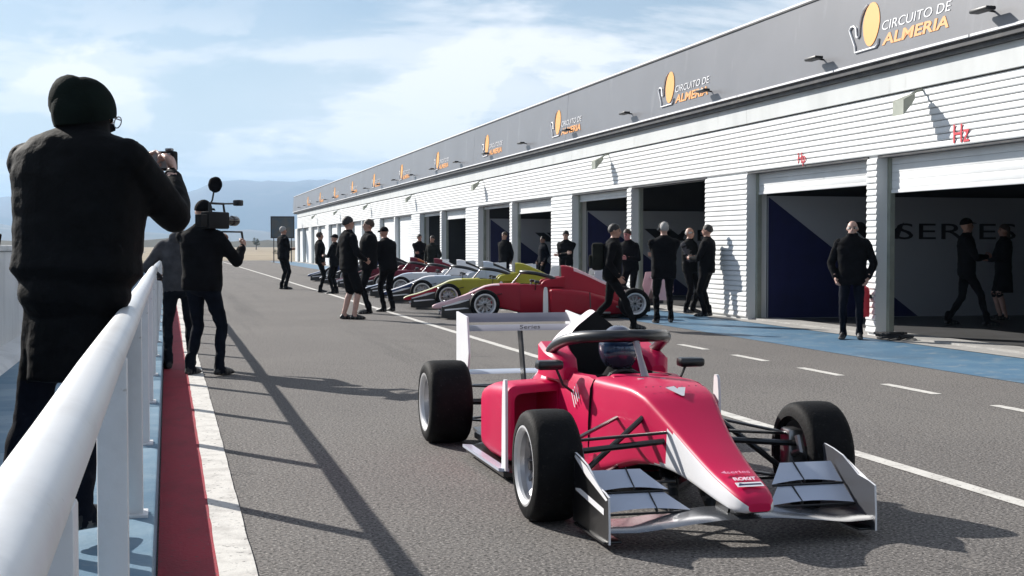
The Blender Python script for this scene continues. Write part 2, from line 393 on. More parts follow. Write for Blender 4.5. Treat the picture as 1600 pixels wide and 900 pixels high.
for k in range(KMIN, KMAX + 2):
    y0 = P0 + PER * k; near = k in (-1, 0)
    b = MB(); b.box(XF + .03, XF + .40, y0, y0 + PW, 0, 2.76)
    pier = b.build('pier', [M_CLAD], pit, 0)
    cladding('slat', y0, PW, .055, NP, pier, RM_P, near)
    if k == KMAX + 1: break
    yc = y0 + PW + (PER - PW - CW) / 2
    b = MB(); b.box(XF + .03, XF + .26, yc, yc + CW, 0, 2.76)
    colm = b.build('column', [M_CLAD], pit, 0)
    cladding('slat', yc, CW, .055, NP, colm, RM_C, near)
    b = MB(); b.box(XF + .03, XF + .22, y0, y0 + PER, 2.762, 3.64)
    hd = b.build('header', [M_CLAD], pit, 0)
    cladding('slat', y0 + .004, PER - .008, 2.765, 9, hd, RM_H, k in (-1, 0, 1))
    b = MB(); b.box(XF - .012, XF + .2, y0 + .004, y0 + PER - .004, 3.665, 4.0)
    b.build('upper_band', M_BAND, pit, 0)
    # dark lintel under the header
    for ya, yb in ((y0 + PW, yc), (yc + CW, y0 + PER)): b = MB(); b.box(XF + .012, XF + .20, ya, yb, 2.725, 2.761); b.build('lintel', M_GUT, pit, 0)
    # shutters
    closed = k >= 3
    bot = {-2: (.02, .02), -1: (2.39, 2.24), 0: (2.60, 2.72), 1: (2.68, 2.42), 2: (2.66, 2.45)}.get(k, (.02, .02))
    # index 0: far door (left in view), index 1: near door
    for di, (ya, yb) in enumerate(((yc + CW, y0 + PER), (y0 + PW, yc))):
        # k bay: doors between pier k and pier k+1; the near one (smaller y) first in view from the right
        zb = bot[1] if (ya, yb) == (y0 + PW, yc) else bot[0]
        b = MB(); z = 2.74; 
        while z > zb + .001:
            z2 = max(zb, z - .12); b.bbox(XF + .205, XF + .235, ya + .01, yb - .01, z2 + .002, z, .004); z = z2
        if zb < 2.7: b.bbox(XF + .195, XF + .245, ya + .01, yb - .01, zb - .05 if zb > .1 else .012, zb, .008)
        if len(b.v): b.build('shutter', M_SHUT, pit, 30)
        for yr in (ya + .045, yb - .045):          # guide rails
            b = MB(); b.box(XF + .18, XF + .26, yr - .045, yr + .045, 0.036, 2.724); b.build('door_guide', M_GALV, pit, 0)
    # partition between garages, seen through the doors
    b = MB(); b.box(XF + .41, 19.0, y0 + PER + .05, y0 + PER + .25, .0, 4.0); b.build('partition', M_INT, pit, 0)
yA = P0 + PER * KMIN; yB = P0 + PER * (KMAX + 1) + PW
b = MB(); b.box(19.0, 19.2, yA, yB, 0, 4.6); b.build('back_wall', M_CLAD, pit, 0)
for ye in (yA, yB - .2): b = MB(); b.box(XF + .41, 19.0, ye, ye + .2, 0, 4.6); b.build('end_wall', M_CLAD, pit, 0)
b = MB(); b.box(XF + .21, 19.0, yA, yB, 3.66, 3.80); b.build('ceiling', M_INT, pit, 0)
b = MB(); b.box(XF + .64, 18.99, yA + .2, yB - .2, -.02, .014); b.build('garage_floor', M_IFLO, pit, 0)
b = MB(); b.box(XF + .121, XF + .64, yA, yB, -.02, .035); b.build('threshold', M_CONC, pit, 0)
# eaves: gutter with two steps, white drip trim, sloped fascia panels and roof edge
b = MB(); b.prism([(XF + .2, 4.004), (XF - .10, 4.004), (XF - .10, 4.06), (XF - .16, 4.06), (XF - .16, 4.105), (XF - .13, 4.105), (XF - .13, 4.15), (XF + .2, 4.15)], 'y', yA, yB); b.build('gutter', M_GUT, pit, 0)
fy = yA; fi = 0
while fy < yB - .1:
    ln = min(3.82, yB - fy)
    b = MB(); b.box(XF - .20, XF + .05, fy + .02, fy + ln - .02, 4.153, 4.185); b.build('drip_trim', M_WHITEP, pit, 0)
    fy += ln
fy = yA
while fy < yB - .1:
    ln = min(PER, yB - fy); dx = random.uniform(-.004, .004)
    b = MB(); b.prism([(XF - .18 + dx, 4.187), (XF - .10 + dx, 5.42), (XF + .02, 5.42), (XF + .02, 4.187)], 'y', fy + .004, fy + ln - .004); b.build('fascia_panel', M_FASC, pit, 0)
    b = MB(); b.box(XF - .12, XF + .04, fy + .003, fy + ln - .003, 5.422, 5.452); b.build('coping_trim', M_GUT, pit, 0)
    b = MB(); b.box(XF - .105, XF + .06, fy + .003, fy + ln - .003, 5.454, 5.49); b.build('coping_trim', M_WHITEP, pit, 0)
    fy += ln
b = MB(); b.box(XF + .022, 19.2, yA, yB, 4.61, 4.80); b.build('roof', M_BAND, pit, 0)

# logos on the fascia
LU = .00234; LV = .001136
def lp(x, y, yref): return (yref - (x - 200) * LU, 4.36 + (670 - y) * LV)
def fx(z): return XF - .18 + .08 * (z - 4.187) / 1.233
OUTL = [(600, 560), (596, 630), (570, 664), (300, 668), (290, 577), (215, 375), (203, 335), (222, 300), (258, 296), (286, 330), (305, 455), (322, 470), (340, 448), (338, 300), (352, 200), (385, 110), (430, 62)]
TM1 = text_mesh('CIRCUITO DE', .19, M_WHITEP, 0.12, .004, -.0015); TM2 = text_mesh('ALMERIA', .235, M_ORANGE, .12, .004, .006)
def fit(me, w, h):
    xs = [v.co.x for v in me.vertices]; ys = [v.co.y for v in me.vertices]
    me.transform(Matrix.Translation((-min(xs), -min(ys), 0))); me.transform(Matrix.Diagonal((w / (max(xs) - min(xs)), h / (max(ys) - min(ys)), 1, 1)))
fit(TM1, 1.86, .137); fit(TM2, 1.80, .17)
LOGO_Y = [18.2 + 1.45 + 8.6 * i for i in range(11)]
logo_src = None
for i, yr in enumerate(LOGO_Y):
    if logo_src is None:
        lg = empty('logo_sign', (0, 0, 0))
        b = MB(); poly = []
        for a in range(28):
            t = 2 * PI * a / 28; x = 488 + 108 * math.cos(t) * (1 - .12 * max(0, -math.sin(t))); yv = 338 - 292 * math.sin(t)
            poly.append(lp(x, yv, 0))
        b.v = []; n = len(poly)
        b.add([(fx(z) - .012, y, z) for y, z in poly] + [(fx(z) - .002, y, z) for y, z in poly], [tuple(range(n))] + [(j, (j + 1) % n, (j + 1) % n + n, j + n) for j in range(n)])
        b.build('yellow_emblem', M_YELLOW, lg, 0)
        b = MB(); pts = [lp(x, y, 0) for x, y in OUTL]; b.tube([(fx(z) - .016, y, z) for y, z in pts], .017, 6); b.build('track_outline', M_WHITEP, lg)
        tilt = math.atan2(.08, 1.233)
        for me, x, yb in ((TM1, 632, 470), (TM2, 645, 668)):
            y0, z0 = lp(x, yb, 0)
            o = obj('lettering', me, lg, (fx(z0) - .006, y0, z0), (PI / 2 - tilt * 0, 0, -PI / 2))
            o.rotation_euler = Matrix(((0, math.sin(tilt), -math.cos(tilt)), (-1, 0, 0), (0, math.cos(tilt), math.sin(tilt)))).to_euler()
        logo_src = lg; o = lg
    else: o = copy_tree(logo_src)
    o.location = (0, yr, 0)
    tag(o, 'orange and white circuit logo on the grey fascia, ' + ORD[i] + ' from the right', 'sign', 'circuit logos along the fascia')
# black spot lamps on the fascia
sp = empty('fascia_spotlight'); b = MB(); b.tube([(XF - .165, 0, 4.40), (XF - .30, 0, 4.415)], .016, 6); b.build('arm', M_DKMET, sp)
b = MB(); b.bbox(XF - .42, XF - .27, -.20, .20, 4.385, 4.44, .02); b.build('lamp_head', M_DKMET, sp)
ys = [15.75 + 4.75 * i for i in range(0, 21)]
for i, y in enumerate(ys):
    o = sp if i == 0 else copy_tree(sp); o.location = (0, y, 0)
    tag(o, 'small black lamp sticking out of the grey fascia, ' + ORD[i] + ' from the right', 'spotlight', 'lamps along the fascia')
# floodlights on the ribbed header
fl = empty('wall_floodlight'); b = MB(); b.tube([(XF - .005, 0, 3.62), (XF - .10, .0, 3.60), (XF - .22, 0, 3.52)], .02, 6); b.build('bracket', M_GALV, fl)
b = MB(); b.loft([[(XF - .16 - t * .22, sy * w, 3.52 - t * .16 + sz * w) for sy, sz in ((-1, -.7), (1, -.7), (1, .7), (-1, .7))] for t, w in ((0, .06), (.35, .10), (1, .15), (1.06, .15))]); b.build('lamp_head', M_GALV, fl, 30)
for i, y in enumerate([17.75, 32.2, 46.0, 59.5, 73, 86.5, 100]):
    o = fl if i == 0 else copy_tree(fl); o.location = (0, y, 0)
    tag(o, 'grey floodlight on a bracket above the garage doors, ' + ORD[i] + ' from the right', 'floodlight', 'floodlights along the garages')
# red garage numbers on the header
for txt, y, h, lab in (('Hz', 16.95, .27, 'red garage mark on the white ribs above the rightmost open door'), ('Hp', 21.75, .19, 'small red garage mark on the white ribs above the navy banner door')):
    me = text_mesh(txt, h * 1.35, M_REDP, 0, .004)
    o = obj('garage_number', me, None, (XF - .017, y, 2.80), (PI / 2, 0, -PI / 2)); tag(o, lab, 'sign')
# banners inside the garages
def banner(y, k, lab):
    t = empty('team_banner', (XF + .42, y, .02)); tag(t, lab, 'banner', 'team banners in the garages')
    b = MB(); b.box(.0, 7.6, 0, .03, .0, 2.3); b.build('panel', M_PANEL, t, 0)
    b = MB(); b.prism([(0.02, .01), (3.15, .01), (.02, 2.28)], 'y', -.006, -.001); b.build('navy_triangle', M_NAVY, t, 0)
    b = MB()                                       # slanted double chevron before the word
    for dx in (0, .42): b.prism([(1.62 + dx, 1.82), (1.95 + dx, 1.82), (2.18 + dx, 1.66), (2.42 + dx, 1.82), (2.30 + dx, 1.5), (2.02 + dx, 1.5)], 'y', -.006, -.001)
    b.build('chevron', M_BLACK, t, 0)
    me = text_mesh('SERIES', .42, M_BLACK, 0, .003, .0, 1.0, 1.05); fit(me, 2.6, .31)
    obj('lettering', me, t, (2.68, -.006, 1.49), (PI / 2, 0, 0))
    b = MB(); b.box(0, 7.6, -.03, .04, 2.30, 2.36); b.build('top_rail', M_BLACK, t, 0)
banner(P0 - .0, -1, 'grey banner wall with navy triangle and dark lettering behind the bald man')
banner(P0 + PER, 0, 'grey banner wall with navy triangle and lettering in the garage behind the parked red car')
banner(P0 + PER * 2, 1, 'grey banner wall deep in the garage behind the row of parked cars')
# display board at the far end
bd = empty('display_board', (9.0, 112.0, 0)); tag(bd, 'dark display board on posts at the far end of the garages', 'board')
b = MB(); b.bbox(-.95, .95, -.05, .05, 1.95, 3.72, .02); b.build('panel', M_BLACK, bd)
b = MB(); b.box(-.86, .86, -.056, -.052, 2.05, 3.62); b.build('poster', mat('board_print', (.02, .045, .07), .4, var=.5, vscale=1.7, col2=(.09, .075, .06)), bd, 0)
for s in (-.7, .7): b = MB(); b.tube([(s, 0, 0), (s, 0, 1.96)], .04, 8); b.build('leg', M_DKMET, bd)
# cables bundle by the thin column
cb = MB(); 
for q in range(5):
    pts = [(XF - .12 + .2 * math.sin(a * 1.1 + q), 18.75 - .45 + .25 * math.cos(a * .9 + q * 2) , .02 + .02 * q + .02 * math.sin(a)) for a in range(9)]
    cb.tube(pts, .016, 6)
o = cb.build('cable_bundle', M_DKMET); tag(o, 'coil of black cables on the ground beside the thin ribbed column', 'cable')
# far tree and bushes
def far_tree(name, loc, h, w, lab, grp=None, n=260, trunk=True):
    t = empty(name, loc); tag(t, lab, 'tree' if trunk else 'bush', grp)
    rnd = random.Random(int(loc[0] * 7 + loc[1]))
    if trunk:
        b = MB(); b.tube([(0, 0, -.05), (.05, 0, h * .3), (.02, .05, h * .65)], [h * .045, h * .035, h * .015], 7)
        for q in range(4): b.tube([(.03, 0, h * (.3 + .06 * q)), (w * .35 * math.cos(q * 1.7), w * .35 * math.sin(q * 1.7), h * (.55 + .07 * q))], [h * .018, h * .006], 5)
        b.build('trunk', mat('bark', (.09, .065, .045), .9, var=.4), t)
    b = MB()
    for q in range(n):
        a = rnd.uniform(0, 2 * PI); rr = rnd.random() ** .4; zz = rnd.uniform(-1, 1)
        lump = .75 + .35 * noise.noise(Vector((math.cos(a) * 1.3, math.sin(a) * 1.3, zz * 1.5 + loc[0])))
        c = Vector((math.cos(a) * rr * w * .5 * lump * math.sqrt(1 - zz * zz * .8), math.sin(a) * rr * w * .5 * lump * math.sqrt(1 - zz * zz * .8), h * (.64 if trunk else .5) + zz * h * (.34 if trunk else .45) * lump))
        s = w * rnd.uniform(.035, .08); d1 = Vector((rnd.uniform(-1, 1), rnd.uniform(-1, 1), rnd.uniform(-1, 1))).normalized(); d2 = d1.orthogonal().normalized()
        b.add([c - d1 * s, c + d2 * s * .6, c + d1 * s, c - d2 * s * .6], [(0, 1, 2, 3)])
    b.build('crown', mat('foliage', (.05, .07, .03), .8, var=.5, vscale=.9), t, 0, recalc=False)
far_tree('lone_tree', (26.5, 430, -.03), 3.9, 3.0, 'lone round tree far away below the mountains')
for i, (x, y, h) in enumerate(((15.5, 205, .9), (18.2, 215, .7), (21.5, 208, 1.1), (25.0, 220, .8))):
    far_tree('low_bush', (x, y, -.03), h, h * 1.3, 'low dark bush on the dry ground past the lane, ' + ORD[i] + ' from the left', 'bushes past the lane end', 120, False)

# red extinguisher hung on the thin column
fe = empty('fire_extinguisher', (XF - .12, 19.18, .30)); tag(fe, 'red fire extinguisher hanging on the thin ribbed column behind the bald man', 'extinguisher')
b = MB(); b.lathe([(0, 0), (.07, 0), (.078, .02), (.078, .40), (.06, .45), (.025, .47), (.02, .50)], 18, 'z'); b.build('cylinder', M_REDP, fe)
b = MB(); b.bbox(-.02, .02, -.015, .08, .49, .53, .006); b.tube([(0, .04, .50), (-.02, .12, .40), (0, .10, .15)], .011, 6); b.build('handle_and_hose', M_DKMET, fe)
b = MB(); b.bbox(.055, .10, -.05, .05, .28, .34, .004); b.build('bracket', M_DKMET, fe)
#SECTION cars
# ------------------------------------------------------------------ single-seater race car; x forward, y left, origin on the ground mid-wheelbase
XFA, XRA = 1.42, -1.43
def arc2(p, q, r_, rad, n=4):
    """quadratic corner at q between p and r_"""
    p, q, r_ = Vector(p), Vector(q), Vector(r_)
    a = q + (p - q).normalized() * min(rad, (p - q).length * .49); c = q + (r_ - q).normalized() * min(rad, (r_ - q).length * .49)
    out = []
    for i in range(n + 1):
        t = i / n; out.append(a * (1 - t) ** 2 + q * 2 * t * (1 - t) + c * t * t)
    return out
def rsec(x, zb, zt, wb, wt, rb, rt, crown=0.0, zs=None):
    """closed symmetric section, bottom wb, shoulder wt at zs, crowned top"""
    zs = zt if zs is None else zs
    B0, C1, C2, T0 = (0, zb), (wb, zb), (wt, zs), (0, zt + crown)
    half = [Vector(B0)] + arc2(B0, C1, C2, rb) + arc2(C1, C2, T0, rt) + [Vector(T0)]
    full = half + [Vector((-p.x, p.y)) for p in reversed(half[1:-1])]
    return [(x, p.x, p.y) for p in full]
def interp_secs(secs, step=.045):
    out = []
    for a, b in zip(secs, secs[1:]):
        n = max(1, int(abs(b[0] - a[0]) / step))
        for i in range(n):
            t = i / n; out.append(tuple(u + (v - u) * t for u, v in zip(a, b)))
    out.append(secs[-1]); return out
def smooth_secs(secs, it=3):
    s = [list(q) for q in secs]
    for _ in range(it):
        t = [list(q) for q in s]
        for i in range(1, len(s) - 1):
            for j in range(1, len(s[i])): t[i][j] = .25 * s[i - 1][j] + .5 * s[i][j] + .25 * s[i + 1][j]
        s = t
    return s
NOSE = [  # x, zb, zt, wb, wt, rb, rt, crown
    (2.385, .190, .225, .055, .055, .02, .02, .004), (2.36, .175, .245, .085, .082, .03, .025, .006), (2.31, .172, .272, .104, .098, .03, .03, .008),
    (2.1, .200, .322, .120, .112, .03, .03, .008), (1.9, .232, .388, .136, .126, .03, .03, .008), (1.73, .256, .452, .150, .140, .03, .03, .008), (1.55, .268, .532, .176, .166, .03, .03, .008),
    (1.37, .262, .618, .212, .200, .035, .035, .008), (1.28, .245, .640, .228, .214, .04, .035, .010), (1.1, .20, .648, .255, .232, .04, .04, .012), (.92, .15, .650, .285, .252, .05, .05, .014), (.70, .10, .650, .305, .268, .06, .05, .016)]
COVER = [(-.10, .50, .985, .31, .085, .05, .06, .02), (-.16, .48, 1.0, .315, .095, .05, .06, .02), (-.35, .42, .955, .315, .085, .05, .06, .02), (-.6, .35, .85, .30, .065, .05, .05, .012),
         (-.9, .28, .70, .26, .05, .05, .04, .01), (-1.2, .24, .57, .20, .045, .05, .04, .01), (-1.5, .24, .47, .13, .04, .04, .03, .01), (-1.72, .26, .40, .075, .035, .03, .02, .005)]
COVER_WIDE = [(-.10, .50, .985, .33, .15, .05, .06, .0, .87), (-.16, .48, 1.005, .335, .19, .05, .06, .0, .86), (-.35, .42, .965, .33, .20, .05, .06, .0, .82), (-.6, .35, .86, .31, .17, .05, .05, .0, .73),
         (-.9, .28, .71, .27, .12, .05, .04, .0, .61), (-1.2, .24, .57, .20, .08, .05, .04, .0, .51), (-1.5, .24, .47, .13, .05, .04, .03, .0, .43), (-1.72, .26, .40, .075, .035, .03, .02, .0, .38)]
def build_wheel(parent, x, y, r, w, side, name='wheel'):
    wh = empty(name, (x, y, r), 0, parent)
    key = ('wheel', r, w, side)
    if key not in CACHE:
        h = w / 2
        prof = [(.186, -h * .82), (.196, -h * .95), (.208, -h * 1.0), (r - .075, -h * 1.03), (r - .035, -h * .99), (r - .014, -h * .90), (r - .004, -h * .76), (r, -h * .5), (r + .001, 0)]
        prof = prof + [(a, -b) for a, b in reversed(prof[:-1])]
        b = MB(); b.lathe(prof + [(.186, h * .6), (.186, -h * .6)], 48, 'y', closed=True); tyre = b.mesh('tyre', M_TYRE, 50)
        s = side; b = MB()
        b.lathe([(.184, -h * .80 ), (.184, h * .80)], 36, 'y')
        face = s * h * .52
        b.lathe([(.184, s * h * .80), (.176, s * h * .80), (.170, face + s * .01), (.145, face - s * .01), (.143, face - s * .03)], 36, 'y')
        b.lathe([(0.0, face), (.030, face), (.046, face - s * .008), (.05, face - s * .05)], 24, 'y')
        for q in range(10):
            a = 2 * PI * q / 10; ca, sa = math.cos(a), math.sin(a); rings = []
            for rr, wd, yo in ((.035, .014, face - s * .012), (.08, .011, face - s * .022), (.160, .013, face - s * .008)):
                rings.append([(rr * ca - t * wd * sa, yo + dy, rr * sa + t * wd * ca) for t, dy in ((-1, -.008), (1, -.008), (1, .008), (-1, .008))])
            b.loft(rings)
        rim = b.mesh('rim', M_RIM, 30)
        b = MB(); b.lathe([(.172, s * (h * .80)), (.176, s * (h * .84 + .01)), (.194, s * (h * .92 + .012)), (.205, s * (h * 1.0)), (.190, s * h * .86)], 48, 'y'); lip = b.mesh('rim_lip', M_LIP, 40)
        b = MB(); b.lathe([(.0, s * -h * .1), (.125, s * -h * .1), (.125, s * -h * .2), (.0, s * -h * .2)], 32, 'y')      # brake disc
        b.bbox(.02, .12, -.05, .05, -.07, .07, .015); b.tube([(0, -h * s * .7, 0), (0, face, 0)], .045, 12)
        brk = b.mesh('brake', M_CHROME, 40)
        b = MB(); b.tube([(0, face - s * .005, 0), (0, face + s * .03, 0)], .024, 6); nut = b.mesh('wheel_nut', M_DKMET, 30)
        CACHE[key] = (tyre, rim, lip, brk, nut)
    for nm, me in zip(('tyre', 'rim', 'rim_lip', 'brake', 'wheel_nut'), CACHE[key]): obj(nm, me, wh)
    return wh
CACHE = {}
def race_car(label, loc, heading, main, accent, nose_side, nose_top, cover_top, group=None, wing=M_WING, endp=P_WHITE, moving=False):
    """heading: rotation about z (0 = nose towards +x)"""
    c = empty('race_car', loc, heading); tag(c, label, 'race car', group)
    # --- nose and chassis top
    secs = smooth_secs(interp_secs(NOSE, .05), 2); rings = [rsec(*s) for s in secs]
    b = MB(); b.loft(rings, True)
    n = len(rings[0]); nf = len(rings) - 1
    for i in range(nf):
        x = secs[i][0]
        for j in range(n):
            jj = min(j, n - 1 - j)                      # 0 = bottom edge ... top
            f = i * n + j
            if jj == 0: b.m[f] = 3 if x > .9 else 0
            elif jj <= 6: b.m[f] = 1 if x > 1.36 + .36 * (jj - 1) / 5 else 0
            else: b.m[f] = 2 if x > 1.15 else 0
    b.m[nf * n] = 2
    body = b.build('nose', [main, nose_side, nose_top, M_CARB], c, 40)
    # --- cockpit tub: open U section
    b = MB(); rings = []
    for x, zr, wo, wi in ((.71, .640, .298, .235), (.62, .650, .303, .225), (.40, .640, .31, .225), (.1, .640, .32, .225), (-.12, .655, .325, .22)):
        half = [(0, .06), (wo * .86, .06), (wo, .12), (wo, .40), (wo - .012, zr - .05), (wo - .035, zr), (wi, zr + .004), (wi - .012, zr - .03), (wi - .02, .26), (0, .24)]
        ring = [(x, y, z) for y, z in half] + [(x, -y, z) for y, z in reversed(half[1:-1])]
        rings.append(ring)
    b.loft(rings, True); n = len(rings[0])
    for i in range(len(rings) - 1):
        for j in range(n):
            if min(j, n - 1 - j) >= 6 : b.m[i * n + j] = 1
    b.m[-1] = 1; b.m[-2] = 1
    tub = b.build('cockpit_tub', [main, M_DARKC], c, 40)
    # --- headrest blocks and roll-hoop front
    for s in (1, -1):
        b = MB(); r_ = []
        for x, z, y0, y1 in ((.30, .672, .235, .32), (.24, .730, .225, .355), (.05, .765, .205, .375), (-.14, .80, .17, .36)):
            r_.append([(x, s * y0, .60), (x, s * y1, .60), (x, s * y1 * 1.0, z - .02), (x, s * (y1 - .02), z), (x, s * (y0 + .012), z), (x, s * y0, z - .012)])
        b.loft(r_); b.build('headrest', main, c, 40)
    # --- engine cover with air box
    secs = smooth_secs(interp_secs(COVER_WIDE if moving else COVER, .06), 2); rings = [rsec(*s) for s in secs]
    b = MB(); b.loft(rings, True); n = len(rings[0])
    for i in range(len(rings) - 1):
        for j in range(n):
            zc = (rings[i][j][2] + rings[i + 1][(j + 1) % n][2]) / 2; x = secs[i][0]
            if (zc > .62 - max(0, -x - .5) * .2 if moving else zc > secs[i][2] - .10 and x < -.3): b.m[i * n + j] = 1
    b.m[-2] = 2
    cov = b.build('engine_cover', [main, cover_top, M_DARKC], c, 40)
    b = MB(); r0 = [(-.085, y, z) for y, z in ((-.09, .80), (.09, .80), (.098, .86), (.04, .945), (-.04, .945), (-.098, .86))]
    r2 = [(-.096, y, z) for _, y, z in r0]
    b = MB(); b.add(r2, [tuple(range(6))]); b.build('air_intake', M_DARKC, cov, 0)
    b = MB(); b.tube([(-.20, 0, 1.0), (-.215, 0, 1.10)], .004, 5); b.build('antenna', M_DKMET, cov)
    # --- side pods with open inlets
    for s in (1, -1):
        b = MB(); rings = []
        for x, yi, yo, zb, zt, r_ in ((.16, .30, .610, .11, .535, .06), (.14, .29, .632, .10, .552, .07), (.0, .28, .645, .08, .556, .08), (-.3, .27, .645, .07, .535, .09), (-.6, .25, .62, .07, .485, .09), (-.9, .2, .55, .07, .40, .08), (-1.15, .16, .43, .07, .31, .06), (-1.32, .12, .30, .07, .24, .04)):
            P = [(yi, zb), (yo, zb), (yo + (.0 if x > 0 else .0), zt), (yi, zt + .02)]
            sec = []
            for q in range(4): sec += arc2(P[q - 1], P[q], P[(q + 1) % 4], r_ * (.35 if q in (0, 3) else 1), 4)
            rings.append([(x, s * p.x, p.y) for p in sec])
        inner = [(.165, s * (.46 + (abs(y) - .46) * .86), .33 + (z - .33) * .86) for x, y, z in rings[0]]
        back = [(-.20, s * (.46 + (abs(y) - .46) * .66), .33 + (z - .33) * .66) for x, y, z in rings[0]]
        allr = [back, inner] + rings
        b.loft(allr, True); n = len(inner)
        pod = b.build('side_pod', [main, accent if False else M_DARKC], c, 40)
        b = MB(); b.loft([[(.26 + dx * .055 * k2, s * (.665 + .008 * k2 + dy * .008), z) for dx, dy in ((-1, -1), (1, -1), (1, 1), (-1, 1))] for z, k2 in ((.07, .9), (.30, .85), (.50, .75), (.585, .55), (.605, .3))])
        b.build('side_vane', P_WHITE, c, 25)
        # side lettering block
    # --- floor and diffuser
    b = MB(); b.prism([(1.0, .12), (.75, .30), (.35, .55), (.30, .69), (-.75, .69), (-1.05, .48), (-1.75, .42), (-1.75, -.42), (-1.05, -.48), (-.75, -.69), (.30, -.69), (.35, -.55), (.75, -.30), (1.0, -.12)], 'z', .035, .06)
    b.build('floor', M_CARB, c, 0)
    for s in (1, -1):
        b = MB(); b.prism([(.30, s * .655), (-.72, s * .655), (-.76, s * .71), (.26, s * .71)], 'z', .063, .082); b.build('floor_edge', M_WING, c, 0)
        b = MB(); b.bbox(-.62, -1.0, s * .30, s * .58, .085, .13, .01); b.tube([(-.75, s * .5, .12), (-1.3, s * .34, .30), (-1.55, s * .25, .32)], .03, 8); b.tube([(-.9, s * .35, .3), (-1.2, s * .45, .2), (-1.4, s * .4, .18)], .02, 6); b.build('engine_pipework', M_CHROME, c)
    b = MB(); b.bbox(-1.05, -1.86, -.13, .13, .10, .36, .03); b.bbox(-1.86, -1.95, -.06, .06, .22, .34, .015); b.build('gearbox', M_DKMET, c)
    # --- front wing
    fw = empty('front_wing', (0, 0, 0), 0, c)
    HW = .665
    b = MB(); rings = []
    for y in [-HW + 2 * HW * q / 30 for q in range(31)]:
        a = abs(y) / HW; zc = .135 - .046 * min(1, max(0, (a - .18) / .6)) ** 1.2
        xl = 2.27 - .06 * a * a; ch = .24
        rings.append([(xl, y, zc), (xl - .03, y, zc + .010), (xl - .10, y, zc + .014), (xl - ch, y, zc + .020), (xl - ch, y, zc + .014), (xl - .10, y, zc - .006), (xl - .03, y, zc - .008)])
    b.loft(rings, True); b.build('main_plane', mat('wing_silver', (.17, .18, .20), .22, .6, var=.06, coat=.4), fw, 40)
    for s in (1, -1):
        for (ya, yb, ya2, x0, x1, z0, z1, nm) in ((.20, .650, .30, 2.05, 1.93, .145, .215, 'flap'), (.27, .650, .37, 1.925, 1.80, .225, .305, 'flap')):
            b = MB(); rings = []
            for q in range(9):
                t = q / 8
                # inner edge slants: trailing edge starts further out than the leading edge
                def pt(u, th):
                    yy = s * ((ya + (ya2 - ya) * u) * (1 - t) + yb * t)
                    bow = .018 * math.sin(PI * t)
                    return (x0 + (x1 - x0) * u, yy, z0 + (z1 - z0) * (u ** 1.25) + bow * (1 - u) + th)
                rings.append([pt(0, 0), pt(.3, .006), pt(.65, .006), pt(1, .004), pt(1, 0), pt(.65, -.004), pt(.3, -.006)])
            b.loft(rings); f = b.build(nm, wing, fw, 40)
            b = MB(); b.prism([(x0 + .01, z0 - .012), (x1, z1 - .01), (x1 - .005, z1 + .014), (x0 + .01, z0 + .014)], 'y', s * (ya + .17), s * (ya + .175)); b.tube([(x0 + .01, s * ya, z0 - .004), (x0 + .01, s * yb, z0 - .004)], .006, 5); b.build('flap_bracket', M_DKMET, f, 0)
        side = [(2.235, .040), (2.235, .115), (2.225, .255), (2.17, .268), (2.06, .282), (1.98, .318), (1.90, .352), (1.80, .372), (1.70, .385), (1.675, .36), (1.66, .20), (1.67, .045)]
        ep = MB(); n = len(side)
        ep.add([(x, s * (HW - .004), z) for x, z in side] + [(x, s * (HW + .006), z) for x, z in side], [tuple(range(n)), tuple(reversed(range(n, 2 * n)))] + [(j, j + n, (j + 1) % n + n, (j + 1) % n) for j in range(n)])
        ep.m[0] = 0; ep.m[1] = 1
        for j in range(2, n + 2): ep.m[j] = 2
        e = ep.build('endplate', [M_ENDP, M_CARB, P_WHITE], fw, 0)
        b = MB(); yo = s * (HW + .0085)
        tri = [(2.20, .235), (2.225, .245), (1.90, .348), (1.72, .378), (1.70, .365), (1.9, .30)]
        b.add([(x, yo, z) for x, z in tri], [tuple(range(len(tri)))]); b.add([(x, yo, z) for x, z in [(2.17, .165), (2.17, .195), (1.80, .225), (1.72, .215), (1.72, .205)]], [(0, 1, 2, 3, 4)])
        b.build('endplate_flash', P_WHITE, e, 0)
        b = MB(); b.bbox(2.20, 1.72, s * (HW - .07), s * (HW + .02), .036, .048, .004); b.build('footplate', M_CARB, fw)
        b = MB(); b.prism([(2.16, .135), (2.02, .15), (2.05, .21), (2.2, .20)], 'y', s * .055, s * .067); b.build('pylon', M_CARB, fw, 0)
    # --- rear wing
    rw = empty('rear_wing', (0, 0, 0), 0, c)
    RW = .43
    for (x0, z0, ch, ang, nm, m) in ((-1.92, .755, .22, .14, 'main_plane', M_RWING), (-2.11, .81, .12, .55, 'flap', M_RWING), (-1.95, .43, .16, .12, 'beam_wing', M_WING)):
        b = MB(); prof = [(0, 0), (.15, .05), (.5, .075), (1, .02), (1, 0), (.5, .02), (.15, -.03)]
        pr = [(x0 - ch * (u * math.cos(ang)) , z0 + ch * (u * math.sin(ang)) + v * ch * .8) for u, v in prof]
        b.prism(pr, 'y', -RW, RW); b.build(nm, m, rw, 30)
    for s in (1, -1):
        b = MB(); b.prism([(-1.86, .865), (-2.24, .89), (-2.24, .50), (-2.12, .34), (-1.88, .34), (-1.80, .60)], 'y', s * RW, s * (RW + .014)); b.build('endplate', endp, rw, 0)
    b = MB(); b.prism([(-1.82, .34), (-1.92, .34), (-2.05, .75), (-1.95, .75)], 'y', -.008, .008); b.build('pylon', M_CARB, rw, 0)
    b = MB(); b.bbox(-2.13, -1.95, -.04, .04, .26, .33, .01); b.build('rain_light', M_DKMET, rw)
    # --- halo
    b = MB(); ctrl = [(-.10, .315, .68), (.06, .335, .755), (.22, .325, .815), (.40, .285, .855), (.55, .205, .872), (.645, .10, .878), (.67, 0, .880)]
